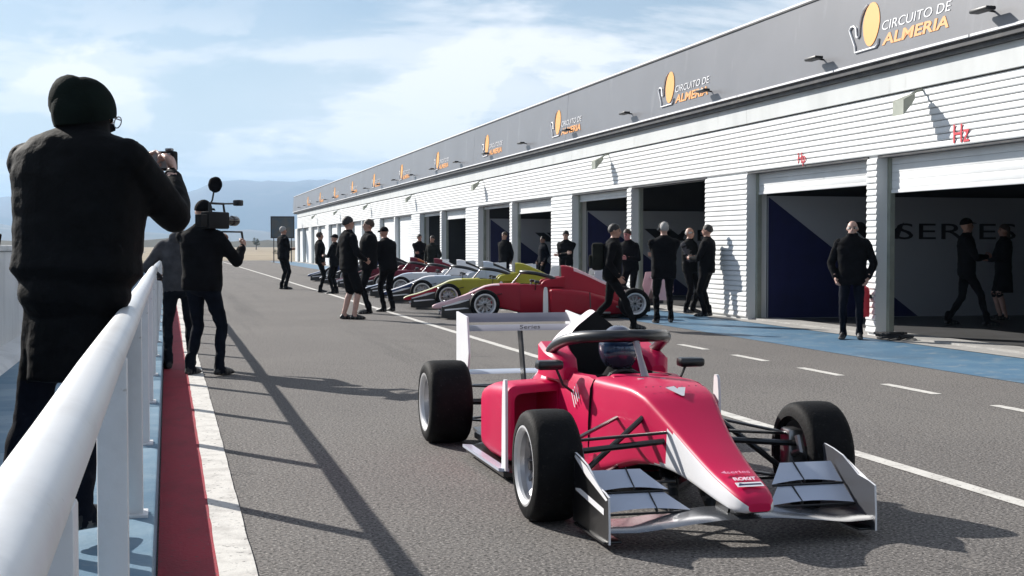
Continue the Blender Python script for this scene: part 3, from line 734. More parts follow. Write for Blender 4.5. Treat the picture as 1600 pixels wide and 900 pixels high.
    pts = [Vector(p) for p in ctrl]; path = []
    allp = pts + [Vector((p.x, -p.y, p.z)) for p in reversed(pts[:-1])]
    for i in range(len(allp) - 1):
        p0, p1, p2, p3 = allp[max(i - 1, 0)], allp[i], allp[i + 1], allp[min(i + 2, len(allp) - 1)]
        for q in range(4):
            t = q / 4; path.append(.5 * ((2 * p1) + (p2 - p0) * t + (2 * p0 - 5 * p1 + 4 * p2 - p3) * t * t + (3 * p1 - p0 - 3 * p2 + p3) * t ** 3))
    path.append(allp[-1])
    b.tube(path, .031, 12, flat=1.15); halo = b.build('halo', mat('halo_black', (.010, .010, .012), .35, 0, var=.2, coat=.3), c, 60)
    b = MB(); b.tube([(.66, 0, .87), (.74, 0, .77), (.86, 0, .625)], [.022, .017, .026], 10, flat=.8); b.build('pillar', mat('pillar_grey', (.30, .28, .30), .35, .2, coat=.4), halo, 60)
    # --- windscreen lip, steering wheel, seat
    b = MB(); b.bbox(.70, .78, -.17, .17, .625, .668, .018); b.build('cockpit_lip', main, c)
    b = MB(); b.tube([(.50 - .03 * math.sin(a * PI / 8), .125 * math.cos(a * PI / 8), .575 + .09 * math.sin(a * PI / 8)) for a in range(17)], .014, 6); b.bbox(.48, .52, -.09, .09, .53, .60, .012); b.build('steering_wheel', M_DKMET, c)
    b = MB(); b.loft([[(.0 + t * .42, y, .30 + (.30 * (1 - t) ** 2)) for y in (-.19, -.1, 0, .1, .19)] for t in (0, .2, .4, .6, .8, 1)], False, close=False); b.build('seat', M_DARKC, c, 60)
    # --- mirrors
    for s in (1, -1):
        b = MB(); b.bbox(.36, .45, s * .36, s * .52, .672, .728, .02); mi = b.build('mirror', M_CARB, c)
        b = MB(); b.tube([(.42, s * .40, .675), (.42, s * .36, .585), (.42, s * .30, .54)], .008, 6); b.build('mirror_stalk', M_DKMET, mi)
        b = MB(); b.box(.356, .359, s * .37, s * .51, .68, .72); b.build('mirror_glass', M_CHROME, mi, 0)
    # --- suspension
    for s in (1, -1):
        yw = s * .60
        for nm, ends in (('upper_wishbone', (((1.42, yw, .40), (1.62, s * .165, .455)), ((1.42, yw, .40), (1.05, s * .225, .470)))),
                         ('lower_wishbone', (((1.42, yw, .165), (1.66, s * .13, .215)), ((1.42, yw, .165), (1.02, s * .20, .20)))),
                         ('pushrod', (((1.42, s * .57, .21), (1.36, s * .20, .50)),)), ('track_rod', (((1.52, yw, .36), (1.58, s * .16, .405)),)),
                         ('upper_wishbone', (((-1.43, s * .56, .40), (-1.20, s * .16, .40)), ((-1.43, s * .56, .40), (-1.66, s * .11, .38)))),
                         ('lower_wishbone', (((-1.43, s * .56, .16), (-1.12, s * .16, .15)), ((-1.43, s * .56, .16), (-1.68, s * .11, .16)))),
                         ('driveshaft', (((-1.43, s * .56, .285), (-1.43, s * .1, .275)),))):
            b = MB()
            for p, q in ends: b.tube([p, q], .016 if nm != 'driveshaft' else .022, 8, flat=.55 if 'wish' in nm else 1)
            b.build(nm, M_CARB, c)
        b = MB(); b.bbox(XFA - .06, XFA + .06, s * .57, s * .66, .13, .43, .02); b.tube([(XFA + .06, s * .60, .30), (XFA + .15, s * .60, .33), (XFA + .11, s * .60, .40)], .02, 8); b.build('upright', M_CHROME, c)
        b = MB(); b.bbox(XRA - .06, XRA + .06, s * .52, s * .60, .13, .43, .02); b.build('upright', M_CHROME, c)
        build_wheel(c, XFA, s * .735, .283, .245, s)
        build_wheel(c, XRA, s * .695, .292, .30, s)
    return c
MOVING = (2.60, 6.72 + 1.42, 0)
car = race_car('moving crimson race car with white nose flanks and driver aboard', MOVING, -PI / 2, P_RED, P_WHITE, P_WHITE, P_RED, paint('pinkish_white_paint', (.78, .68, .72)), moving=True)
def onnose(me, x, y0, dz=.0):
    """lay lettering on the sloping top of the nose, reading from ahead of the car"""
    secs = smooth_secs(interp_secs(NOSE, .05), 2)
    for a, b in zip(secs, secs[1:]):
        if b[0] <= x <= a[0]:
            t = (a[0] - x) / (a[0] - b[0]); z = a[2] + (b[2] - a[2]) * t + .011; sl = math.atan2(b[2] - a[2], a[0] - b[0]); break
    o = obj('lettering', me, [ch for ch in car.children if ch.name.startswith('nose')][0], (x, y0, z + dz))
    X = Vector((0, 1, 0)); Y = Vector((-math.cos(sl), 0, math.sin(sl))); Z = X.cross(Y)
    o.rotation_euler = Matrix((X, Y, Z)).transposed().to_euler()
me = text_mesh('series', .05, mat('pink_print', (.85, .30, .45), .5), 0, .001); fit(me, .115, .03); onnose(me, 2.145, -.055, .004)
b = MB(); b.prism([(-.085, .012), (-.06, .03), (-.06, -.004)], 'z', 0, .002); onnose(b.mesh('arrow', MATS['pink_print'], 0), 2.145, .0, .004)
me = text_mesh('ROKiT', .05, mat('pale_pink_print', (.85, .62, .70), .5), .15, .001, .002); fit(me, .115, .036); onnose(me, 2.225, -.055, .004)
b = MB(); b.prism([(-.065, 0), (.065, 0), (.065, .042), (-.065, .042)], 'z', 0, .0018); onnose(b.mesh('sticker', M_WHITEP, 0), 2.29, 0, .004)
b = MB(); b.prism([(-.058, .012), (-.03, .016), (.058, .016), (.058, .026), (-.03, .026), (-.045, .034)], 'z', .002, .0035); onnose(b.mesh('sticker_print', M_NAVY, 0), 2.29, 0, .004)
b = MB(); b.prism([(-.062, .06), (-.01, .075), (.0, .045), (.012, .062), (.05, .06), (.012, -.03), (.0, -.03)], 'z', 0, .002); onnose(b.mesh('emblem', P_WHITE, 0), 1.38, 0, .004)
me = text_mesh('Series', .08, M_BLACK, .1, .001); fit(me, .16, .03)
rwl = [ch for ch in car.children if ch.name.startswith('rear_wing')][0]
o = obj('lettering', me, rwl, (-1.912, -.10, .735)); o.rotation_euler = Matrix(((0, -.35, .94), (1, 0, 0), (0, .94, .35))).to_euler(); o.location = (-1.925, -.02, .768); 
tubp = [ch for ch in car.children if ch.name.startswith('cockpit_tub')][0]
for q in range(4):
    b = MB(); b.prism([(.52 - .03 * q, .60 - .02 * q), (.535 - .03 * q, .60 - .02 * q), (.60 - .03 * q, .52 - .02 * q), (.585 - .03 * q, .52 - .02 * q)], 'y', -.314, -.3125); b.build('side_stripe', P_WHITE, tubp, 0)
b = MB()
for q in range(9): b.lathe([(0, .0), (.006, .0), (.006, .002)], 8, 'z', (1.30 - .0 * q, -.16 + .04 * q, .652))
o = b.build('panel_fasteners', M_CHROME, [ch for ch in car.children if ch.name.startswith('nose')][0]); tag(o, kind='stuff')
# parked cars, noses towards the lane
PG = 'race cars parked along the garages'
def park(nose_x, y, rot, *a):
    h = PI + R(rot); L0 = 2.38
    return race_car(a[0], (nose_x - L0 * math.cos(h), y - L0 * math.sin(h), 0), h, *a[1:])
park(4.95, 26.1, -9, 'parked dark red race car with white fin nearest in the row', P_DRED, P_WHITE, P_PINK, P_PINK, P_PINK, PG, M_WING, P_PINK)
park(5.1, 30.3, -9, 'parked olive yellow race car with cream nose behind the dark red one', P_YEL, P_WHITE, P_DRED, paint('cream_paint', (.72, .70, .45)), P_YEL, PG)
park(5.12, 33.6, -9, 'parked pale blue and navy race car, third from the nearest', P_PALE, P_WHITE, P_BLU, P_WHITE, P_BLK, PG)
park(5.2, 37.2, -9, 'parked white and black race car, fourth from the nearest', P_WHITE, P_BLK, P_BLK, P_PALE, P_BLK, PG)
park(5.3, 41.0, -9, 'parked maroon race car, fifth from the nearest', P_MAR, P_WHITE, P_MAR, P_MAR, P_WHITE, PG)
park(5.3, 45.2, -9, 'parked orange and white race car, sixth from the nearest', P_MAR, P_WHITE, P_WHITE, P_MAR, P_ORG, PG)
park(5.3, 49.6, -9, 'parked black race car with white nose, seventh from the nearest', P_BLK, P_WHITE, P_BLK, P_WHITE, P_BLK, PG)
park(5.3, 54.0, -9, 'parked navy race car at the far end of the row', P_BLU, P_WHITE, P_BLU, P_PALE, P_BLU, PG)
#SECTION people
# ------------------------------------------------------------------ people: +y is forward, +x is the right hand side, origin at the feet
SK = mat('skin', (.40, .22, .16), .5, var=.15, vscale=14); SKL = mat('pale_skin', (.50, .31, .25), .5, var=.15, vscale=14)
def cloth(name, col): return mat(name, col, .9, var=.35, vscale=9, bump=.25, bscale=160, spec=.1)
C_BLK = cloth('black_cloth', (.006, .006, .0075)); C_CHAR = mat('charcoal_nylon', (.004, .0045, .0055), .75, var=.35, vscale=9, bump=.15, bscale=60, spec=.10); C_NAVY = cloth('navy_cloth', (.006, .008, .015)); C_GREY = cloth('grey_cloth', (.075, .075, .082))
C_JEAN = cloth('dark_denim', (.009, .012, .018)); C_GRN = cloth('dark_green_knit', (.006, .011, .009)); C_RED = cloth('dark_red_cloth', (.12, .012, .03)); C_WHT = cloth('white_cloth', (.65, .65, .66))
C_OLV = cloth('olive_cloth', (.018, .019, .016)); M_SHOE = mat('black_shoe', (.012, .012, .014), .5, var=.3); M_SOLE = mat('shoe_sole', (.10, .095, .09), .7, var=.2)
H_BLK = mat('black_hair', (.012, .010, .009), .55, bump=.4, bscale=200); H_GREY = mat('grey_hair', (.33, .32, .31), .6, bump=.4, bscale=200); H_BRN = mat('brown_hair', (.05, .028, .016), .55, bump=.4, bscale=200); H_FAIR = mat('fair_hair', (.30, .20, .10), .55, bump=.4, bscale=200)
M_EYE = mat('eye_dark', (.02, .015, .012), .2); M_LENS = mat('glass_black', (.01, .01, .012), .08, coat=.5)
def ik(a, c, l1, l2, pole):
    a, c = Vector(a), Vector(c); d = c - a; dist = min(d.length, (l1 + l2) * .998); d.normalize()
    x = (l1 * l1 - l2 * l2 + dist * dist) / (2 * dist); h = math.sqrt(max(0, l1 * l1 - x * x))
    p = Vector(pole); p = (p - d * p.dot(d)); p.normalize()
    return a + d * x + p * h, a + d * dist
class Fig:
    def __init__(s): s.b = MB(); s.lab = []
    def tag(s, lab):
        s.lab += [lab] * (len(s.b.v) - len(s.lab))
    def limb(s, pts, rs, lab, n=12, flat=None, up=(0, 0, 1)):
        pts = [Vector(p) for p in pts]; P = []; Q = []
        # rounded ends and extra samples
        d0 = (pts[0] - pts[1]).normalized(); d1 = (pts[-1] - pts[-2]).normalized()
        for t in (.92, .6): P.append(pts[0] + d0 * rs[0] * t); Q.append(rs[0] * math.sqrt(1 - t * t))
        for i in range(len(pts) - 1):
            k = max(1, int((pts[i + 1] - pts[i]).length / .05))
            for q in range(k):
                t = q / k; P.append(pts[i].lerp(pts[i + 1], t)); Q.append(rs[i] + (rs[i + 1] - rs[i]) * t)
        P.append(pts[-1]); Q.append(rs[-1])
        for t in (.6, .92): P.append(pts[-1] + d1 * rs[-1] * t); Q.append(rs[-1] * math.sqrt(1 - t * t))
        s.b.tube(P, Q, n, flat=flat, up=up); s.tag(lab)
    def ell(s, c, r, lab, M=None, n=16, m=12):
        rings = []; c = Vector(c)
        for i in range(1, m):
            th = PI * i / m; ring = []
            for j in range(n):
                ph = 2 * PI * j / n; p = Vector((r[0] * math.sin(th) * math.cos(ph), r[1] * math.sin(th) * math.sin(ph), r[2] * math.cos(th)))
                if M is not None: p = M @ p
                ring.append(c + p)
            rings.append(ring)
        s.b.loft(rings); s.tag(lab)
    def secs(s, secs, lab, M, n=22, pw=2.4):
        """stack of super-ellipse sections (centre, rx, ry), M rotates about its own transform function"""
        rings = []
        S2 = []
        for a, b in zip(secs, secs[1:]):
            k = max(1, int(abs(b[0][2] - a[0][2]) / .05))
            for q in range(k):
                t = q / k; S2.append((Vector(a[0]).lerp(Vector(b[0]), t), a[1] + (b[1] - a[1]) * t, a[2] + (b[2] - a[2]) * t))
        S2.append((Vector(secs[-1][0]), secs[-1][1], secs[-1][2]))
        for c, rx, ry in S2:
            ring = []
            for j in range(n):
                ph = 2 * PI * j / n; cs, sn = math.cos(ph), math.sin(ph)
                e = 2 / pw
                ring.append(M(c + Vector((rx * abs(cs) ** e * (1 if cs > 0 else -1), ry * abs(sn) ** e * (1 if sn > 0 else -1), 0))))
            rings.append(ring)
        s.b.loft(rings); s.tag(lab)
def finger_chain(b, base, d, nrm, ln, r, curl):
    """d: direction along the palm, nrm: towards the palm side"""
    pts = [base]; a = 0
    for seg, k in ((.45, .5), (.32, 1.0), (.23, 1.0)):
        a += curl * k; pts.append(pts[-1] + (d * math.cos(a) + nrm * math.sin(a)) * ln * seg)
    b.tube(pts, [r, r * .95, r * .85, r * .6], 7)
def person(label, loc, face, H=1.76, lean=0, twist=0, side=0, feet=((.13, .0), (-.13, .0)), ft=(8, -8), hands=None, poles=None, curl=(.5, .5), palm=None, head=(0, 0, 0),
           top=C_BLK, leg=C_BLK, sleeve=None, glove=None, short=False, skirt=False, hair=('short', H_BRN), skin=SK, shoe=M_SHOE, bulk=1.0, hem=.84, voxel=.014, hood=False, group=None, lift=(0, 0), hips=None, calf=None, fold=1.0, collar=0.0, neck=0.0, kneepole=None, hemw=1.0, headset=False):
    k = H / 1.76
    F = Fig()
    hip0 = Vector((0, 0, .95)) if hips is None else Vector(hips)
    Rm = Matrix.Rotation(R(twist), 3, 'Z') @ Matrix.Rotation(R(side), 3, 'Y') @ Matrix.Rotation(R(-lean), 3, 'X')
    T = lambda p: hip0 + Rm @ (Vector(p) - Vector((0, 0, .95)))
    LB = {'top': 0, 'leg': 1, 'skin': 2, 'shoe': 3, 'sole': 4, 'sleeve': 5, 'calf': 6}
    g = bulk
    # torso / jacket
    F.secs([((0, .0, hem), .182 * g * hemw, .132 * g * hemw), ((0, 0, .905), .188 * g * hemw, .137 * g * hemw), ((0, 0, .995), .190 * g, .140 * g), ((0, 0, 1.06), .184 * g, .134 * g), ((0, .0, 1.20), .192 * g, .138 * g), ((0, -.005, 1.33), .205 * g, .142 * g), ((0, -.012, 1.42), .200 * g, .122 * g), ((0, -.016, 1.475), .148 * g, .098 * g), ((0, -.012, 1.515), .085, .078)], 'top', T)
    F.secs([((0, -.01, 1.49), .078 + collar * .3, .078 + collar * .3), ((0, -.006, 1.535 + collar), .074 + collar * .3, .074 + collar * .3)], 'top', T)              # collar
    for sx in (1, -1): F.ell(T((sx * .135 * g ** .7, -.012, 1.395)), (.112 * g ** .5, .092 * g ** .5, .080), 'top', Rm @ Matrix.Rotation(R(sx * 28), 3, 'Y'))
    if hood: F.ell(T((0, -.10, 1.49)), (.125, .085, .075), 'top', Rm)
    # neck + head
    hb = T((0, -.004, 1.53 - neck)); HM = Rm @ Matrix.Rotation(R(head[0]), 3, 'Z') @ Matrix.Rotation(R(-head[1]), 3, 'X') @ Matrix.Rotation(R(head[2]), 3, 'Y')
    HT = lambda p: hb + HM @ (Vector(p) - Vector((0, 0, 1.53)))
    F.limb([T((0, -.012, 1.48)), HT((0, .006, 1.58))], [.058, .055], 'skin')
    F.ell(HT((0, -.004, 1.668)), (.074, .094, .098), 'skin', HM); F.ell(HT((0, .030, 1.605)), (.055, .066, .068), 'skin', HM)
    F.ell(HT((0, .066, 1.565)), (.024, .022, .02), 'skin', HM)
    F.limb([HT((0, .092, 1.665)), HT((0, .108, 1.628))], [.010, .015], 'skin', 8)
    for sx in (1, -1): F.ell(HT((sx * .078, -.008, 1.645)), (.012, .02, .031), 'skin', HM, 8, 6)
    F.limb([HT((-.022, .088, 1.587)), HT((.022, .088, 1.587))], [.009, .009], 'skin', 8)
    # hips + legs
    F.ell(hip0 + Vector((0, -.01, -.03)), (.165 * g, .125 * g, .12), 'leg')
    if skirt:
        F.secs([((0, 0, .50), .215, .17), ((0, 0, .7), .20, .155), ((0, 0, .95), .175, .13)], 'top', lambda p: Vector(p) + Vector((hip0.x, hip0.y, 0)))
    for i, sx in enumerate((1, -1)):
        fx_, fy_ = feet[i]; lz = lift[i]
        hj = hip0 + Vector((sx * .092, 0, -.05)); an = Vector((fx_, fy_, .085 + lz))
        kn, an = ik(hj, an, .435, .415, kneepole or (sx * .12, 1, 0)); fd = Matrix.Rotation(R(-ft[i]), 3, 'Z') @ Vector((0, 1, 0))
        pitch = -.9 if lz > .06 else 0
        bare = short or skirt
        F.limb([hj, hj.lerp(kn, .5), kn], [.093 * g ** .5, .080, .060], 'leg')
        if short: F.limb([hj.lerp(kn, .3), hj.lerp(kn, .93)], [.098, .092], 'leg')
        F.limb([kn, kn.lerp(an, .32) - fd * .012, kn.lerp(an, .7), an], [.058, .061 if not bare else .056, .047, .040 if bare else .046], 'calf' if bare else 'leg')
        if not bare: F.limb([an + Vector((0, 0, .10)), an + Vector((0, -.005, -.015))], [.050, .056], 'leg')
        up = Vector((0, 0, 1)); 
        if pitch: fd = (fd * math.cos(pitch) + up * math.sin(pitch)).normalized()
        nz = Vector((0, 0, -1)) if not pitch else (Vector((0, 0, -1)) + fd * .6).normalized()
        F.limb([an - fd * .035 + nz * .045, an + fd * .06 + nz * .040, an + fd * .165 + nz * .055], [.040, .046, .030], 'shoe', flat=1.0)
        F.limb([an - fd * .045 + nz * .060, an + fd * .07 + nz * .062, an + fd * .18 + nz * .062], [.036, .045, .038], 'sole', flat=.6)
    # arms
    hands = hands or ((.30, .06, .80), (-.30, .06, .80)); poles = poles or ((.5, -.8, -.1), (-.5, -.8, -.1)); palm = palm or ((-1, .2, 0), (1, .2, 0))
    extra = MB(); hand_info = []
    for i, sx in enumerate((1, -1)):
        sh = T((sx * .188 * g ** .5, -.012, 1.385)); wr = Vector(hands[i])
        el, wr = ik(sh, wr, .295, .262, poles[i]); fa = (wr - el).normalized()
        sl = 'sleeve'
        F.limb([sh - (el - sh).normalized() * .02, sh.lerp(el, .5), el], [.074 * g ** .5, .066 * g ** .5, .055 * g ** .5], sl)
        F.limb([el, el.lerp(wr, .35), wr - fa * .015], [.055 * g ** .5, .054 * g ** .5, .042], sl)
        pn = Vector(palm[i]); pn = (pn - fa * pn.dot(fa)).normalized(); sd = fa.cross(pn).normalized()      # across the palm
        F.limb([wr - fa * .02, wr + fa * .03, wr + fa * .085], [.028, .040, .042], 'skin', 12, flat=.48, up=pn)
        thumb_dir = sd if sd.dot(Vector((0, 0, 1)) + Vector((0, .4, 0))) > 0 else -sd
        for q, (off, ln, r_) in enumerate(((.030, .072, .0085), (.010, .080, .009), (-.010, .075, .0085), (-.029, .060, .0075))):
            finger_chain(extra, wr + fa * .085 + thumb_dir * off, fa, pn, ln, r_, curl[i])
        tb = wr + fa * .025 + thumb_dir * .032
        extra.tube([tb, tb + (thumb_dir * .6 + fa * .7 + pn * .25).normalized() * .036, tb + (thumb_dir * .6 + fa * .7 + pn * .25).normalized() * .036 + (fa * .8 + pn * .5).normalized() * .032], [.012, .0105, .007], 7)
        hand_info.append((wr, fa, pn, thumb_dir))
    # ---- one continuous skin
    me0 = bpy.data.meshes.new('raw'); me0.from_pydata(F.b.v, [], F.b.f)
    kd = kdtree.KDTree(len(F.b.v))
    for i, v in enumerate(F.b.v): kd.insert(v, i)
    kd.balance()
    o0 = bpy.data.objects.new('raw', me0); COL.objects.link(o0)
    m1 = o0.modifiers.new('r', 'REMESH'); m1.mode = 'VOXEL'; m1.voxel_size = voxel; m1.use_smooth_shade = True
    m2 = o0.modifiers.new('s', 'SMOOTH'); m2.factor = .5; m2.iterations = 3
    me = bpy.data.meshes.new_from_object(o0.evaluated_get(bpy.context.evaluated_depsgraph_get())); bpy.data.objects.remove(o0); bpy.data.meshes.remove(me0)
    names = ['top', 'leg', 'skin', 'shoe', 'sole', 'sleeve', 'calf']
    vl = [F.lab[kd.find(v.co)[1]] for v in me.vertices]
    Ri = Rm.inverted()
    for i, v in enumerate(me.vertices):
        q = Ri @ (v.co - hip0); zt = q.z + .95; ra = math.hypot(q.x, q.y)
        if vl[i] == 'leg' and zt > hem + .006 and not skirt: vl[i] = 'top'
        elif vl[i] == 'top' and zt < hem - .004 and not skirt: vl[i] = 'leg'
        elif vl[i] == 'skin' and 1.44 < zt < 1.53 + collar and ra < .13: vl[i] = 'top'
        elif vl[i] == 'top' and zt > 1.538 + collar and ra < .10 and not hood: vl[i] = 'skin'
    seed = random.uniform(0, 50)
    nrm = [v.normal.copy() for v in me.vertices]
    for v, l, nn in zip(me.vertices, vl, nrm):
        if l in ('top', 'leg', 'sleeve'):
            p = v.co
            q = Vector((p.x * 7 + seed, p.y * 7, p.z * (15 if l != 'sleeve' else 12)))
            v.co = p + nn * ((noise.noise(q) * .008 + noise.noise(q * 2.3) * .004) * fold)
    mats = [top, leg, skin if glove is None else skin, shoe, M_SOLE, sleeve or top, calf or skin]
    me.materials.clear()
    for m in mats: me.materials.append(m)
    if glove is not None: me.materials.append(glove)
    li = {n_: i for i, n_ in enumerate(names)}
    for p in me.polygons:
        ls = [li[vl[i]] for i in p.vertices]; p.material_index = max(set(ls), key=ls.count)
    # fingers join the same mesh
    bm = bmesh.new(); bm.from_mesh(me)
    ev = [bm.verts.new(v) for v in extra.v]
    for f in extra.f:
        ff = bm.faces.new([ev[i] for i in f]); ff.material_index = 2 if glove is None else 7
    # eyes: dark spots set into the face, drawn as small discs of the same mesh
    bmesh.ops.recalc_face_normals(bm, faces=bm.faces[-len(extra.f):])
    for f in bm.faces: f.smooth = True
    bm.to_mesh(me); bm.free()
    me.name = 'person'
    me.transform(Matrix.Diagonal((k, k, k, 1)))
    o = obj('person', me, None, loc, (0, 0, face)); tag(o, label, 'person', group)
    # ---- face details, hair, hats
    e = MB()
    for sx in (1, -1):
        c = HT((sx * .031, .082, 1.655)); e.lathe([(0, .008), (.008, .004), (.012, -.004)], 8, 'y', c)
        c1, c2 = HT((sx * .012, .089, 1.675)), HT((sx * .048, .080, 1.677)); e.tube([c1, c2], .005, 5)
    e.v = [tuple(Vector(v) * k) for v in e.v]
    e.build('eyes', M_EYE, o)
    style, hm = hair[0], hair[1]
    if style != 'none':
        hbm = MB(); n = 24
        def cap(low_front, low_back, r, c, m_=9, bump=.004):
            rings = []
            for i in range(m_ + 1):
                ring = []
                for j in range(n):
                    ph = 2 * PI * j / n; fr = (math.sin(ph) + 1) / 2
                    lowz = low_back + (low_front - low_back) * fr ** 1.5
                    th = (.04 + (math.acos(max(-1, min(1, lowz))) - .04) * i / m_)
                    p = Vector((r[0] * math.sin(th) * math.cos(ph), r[1] * math.sin(th) * math.sin(ph), r[2] * math.cos(th)))
                    p *= 1 + bump * 6 * noise.noise(p * 40 + Vector((seed, 0, 0)))
                    ring.append(HT(Vector(c) + p))
                rings.append(ring)
            inner = [[HT(Vector(c) + (HM.inverted() @ (Vector(q) - HT(c))) * .9) for q in rings[-1]]]
            hbm.loft(rings + inner, True)
        nm = 'hair'
        if style == 'short': cap(.35, -.55, (.083, .104, .104), (0, -.010, 1.672))
        elif style == 'bald': cap(-.05, -.5, (.0785, .099, .075), (0, -.008, 1.655), 6)
        elif style == 'long':
            cap(.35, -.6, (.086, .107, .106), (0, -.010, 1.672))
            hbm.loft([[HT((math.cos(a) * rx, -.055 - abs(math.sin(a)) * ry, z)) for a in [PI * q / 10 for q in range(11)]] + [HT((math.cos(a) * rx * .7, -.045, z)) for a in [PI * q / 10 for q in range(10, -1, -1)]] for z, rx, ry in ((1.70, .08, .05), (1.6, .085, .055), (1.5, .08, .06), (1.40, .055, .05), (1.34, .03, .03))])
        elif style == 'cap':
            nm = 'cap'; cap(.28, -.15, (.086, .108, .108), (0, -.008, 1.675), bump=.001)
            hbm.loft([[HT((x, .075 + yy * math.sqrt(max(0, 1 - (x / .085) ** 2)), 1.705 - yy * .18 + t)) for x in [-.08 + .016 * q for q in range(11)]] for yy, t in ((0, .004), (.05, .004), (.085, .002), (.085, -.004), (.05, -.004), (0, -.006))], False, close=False)
        elif style == 'beanie':
            nm = 'beanie'; cap(.02, -.55, (.101, .120, .128), (0, -.012, 1.668), 12, .003)
            hbm.ell = None
        hbm.v = [tuple(Vector(v) * k) for v in hbm.v]
        ho = hbm.build(nm, hm, o, 60)
    if headset:
        hs = MB()
        for sx in (1, -1): hs.lathe([(0, sx * .020), (.030, sx * .018), (.036, sx * .006), (.034, -sx * .004)], 14, 'x', (sx * .088, -.006, 1.645))
        hs.tube([(.098 * math.cos(a), -.006, 1.655 + .118 * math.sin(a)) for a in [PI * q / 12 for q in range(13)]], .009, 6)
        hs.v = [tuple(HT(v) * k) for v in hs.v]; hs.build('headset', M_DKMET, o)
    return o, dict(T=lambda p: T(p) * k, HT=lambda p: HT(p) * k, hands=[(h[0] * k, h[1], h[2], h[3]) for h in hand_info], k=k)
def toward(dx, dy): return math.atan2(-dx, dy)          # z rotation that turns +y to (dx, dy)
CROSS = dict(hands=((-.10, .20, 1.17), (.12, .20, 1.13)), poles=((.9, -.3, -.6), (-.9, -.3, -.6)), palm=((0, -1, .2), (0, -1, .2)), curl=(.6, .6))
POCK = dict(hands=((.235, .08, .90), (-.235, .08, .90)), poles=((.7, -.7, 0), (-.7, -.7, 0)))
BACK = dict(hands=((.07, -.22, .92), (-.07, -.22, .90)), poles=((1, -.2, 0), (-1, -.2, 0)), palm=((0, -1, 0), (0, -1, 0)))
HOLD = dict(hands=((.10, .30, 1.12), (-.10, .30, 1.12)), poles=((.7, -.5, -.6), (-.7, -.5, -.6)), palm=((-1, 0, .2), (1, 0, .2)), curl=(.8, .8))

# the photographer at the rail, seen from behind
ph, pi_ = person('photographer in dark puffer jacket and green beanie filming over the white rail', (-.335, 5.42, .26), toward(.55, 1), 1.83, lean=6, side=0, twist=-6, hemw=.68, feet=((-.02, .04), (-.24, -.08)), ft=(10, -5), lift=(.05, 0), kneepole=(-.6, 1, 0),
    hands=((.16, .42, 1.36), (-.02, .45, 1.38)), poles=((1, -.1, -2.0), (-.8, 0, -1.6)), collar=.025, neck=.085, palm=((-1, .1, .3), (1, .2, .3)), curl=(1.1, 1.0), head=(-22, 3, 0),
    top=C_CHAR, leg=C_NAVY, hair=('beanie', C_GRN), skin=SKL, bulk=1.29, hem=.60, voxel=.010, fold=.65)
k = pi_['k']; HTp = pi_['HT']
b = MB()                                            # folded slack of the beanie at the back
rings = []
for t, r_ in ((0, .098), (.35, .095), (.7, .075), (1, .03)):
    c = Vector((-.02, -.055 - .075 * t, 1.70 + .012 * t)); rings.append([HTp(c + Vector((r_ * math.cos(a), 0, r_ * .95 * math.sin(a)))) for a in [2 * PI * q / 16 for q in range(16)]])
b.loft(rings); bo = b.build('beanie_fold', C_GRN, ph, 60)
b = MB(); 
for sx in (1, -1):
    c = Vector((sx * .034, .108, 1.652)); b.tube([HTp(c + Vector((.025 * math.cos(a), 0, .021 * math.sin(a)))) for a in [2 * PI * q / 14 for q in range(15)]], .0022, 5)
    b.tube([HTp((sx * .058, .106, 1.657)), HTp((sx * .083, .03, 1.657)), HTp((sx * .084, -.02, 1.655))], .0025, 5)
b.tube([HTp((-.01, .11, 1.657)), HTp((.01, .11, 1.657))], .0022, 5); b.build('glasses', M_CHROME, ph, 60)
# quilted channels of the jacket
q_ = MB()
# phone / camera in the photographer's hands
w0, fa0, pn0, td0 = pi_['hands'][0]; w1 = pi_['hands'][1][0]
mid = (w0 + w1) / 2 + Vector((0, .07, .06))
cmo = empty('compact_camera', ph.matrix_basis @ mid, toward(.55, 1)); tag(cmo, 'small black camera held up in the photographer\'s hands', 'camera')
b = MB(); b.bbox(-.065, .065, -.02, .02, -.04, .04, .008); b.build('body', M_DARKC, cmo)
b = MB(); b.lathe([(0, .075), (.024, .075), (.03, .07), (.031, .02)], 20, 'y'); b.build('lens', M_LENS, cmo)
b = MB(); b.box(-.05, .05, -.0225, -.0205, -.03, .03); b.build('screen', mat('grey_screen', (.35, .36, .37), .2), cmo, 0)
b = MB(); b.bbox(.02, .05, -.012, .012, .04, .052, .004); b.build('dial', M_CHROME, cmo)
# bag on the photographer's left hip
bg = empty('hip_bag', (-.76, 5.42, .92), toward(.55, 1)); tag(bg, 'dark bag with a red panel at the photographer\'s left hip', 'bag')
b = MB(); b.bbox(-.09, .12, -.10, .10, -.16, .16, .03); b.build('body', C_BLK, bg); b = MB(); b.bbox(-.06, .02, -.108, -.098, -.12, .12, .004); b.build('red_panel', C_RED, bg)
b = MB(); b.tube([(.08, 0, .15), (.13, .02, .30), (.20, -.02, .52)], .012, 6); b.build('strap', C_BLK, bg)

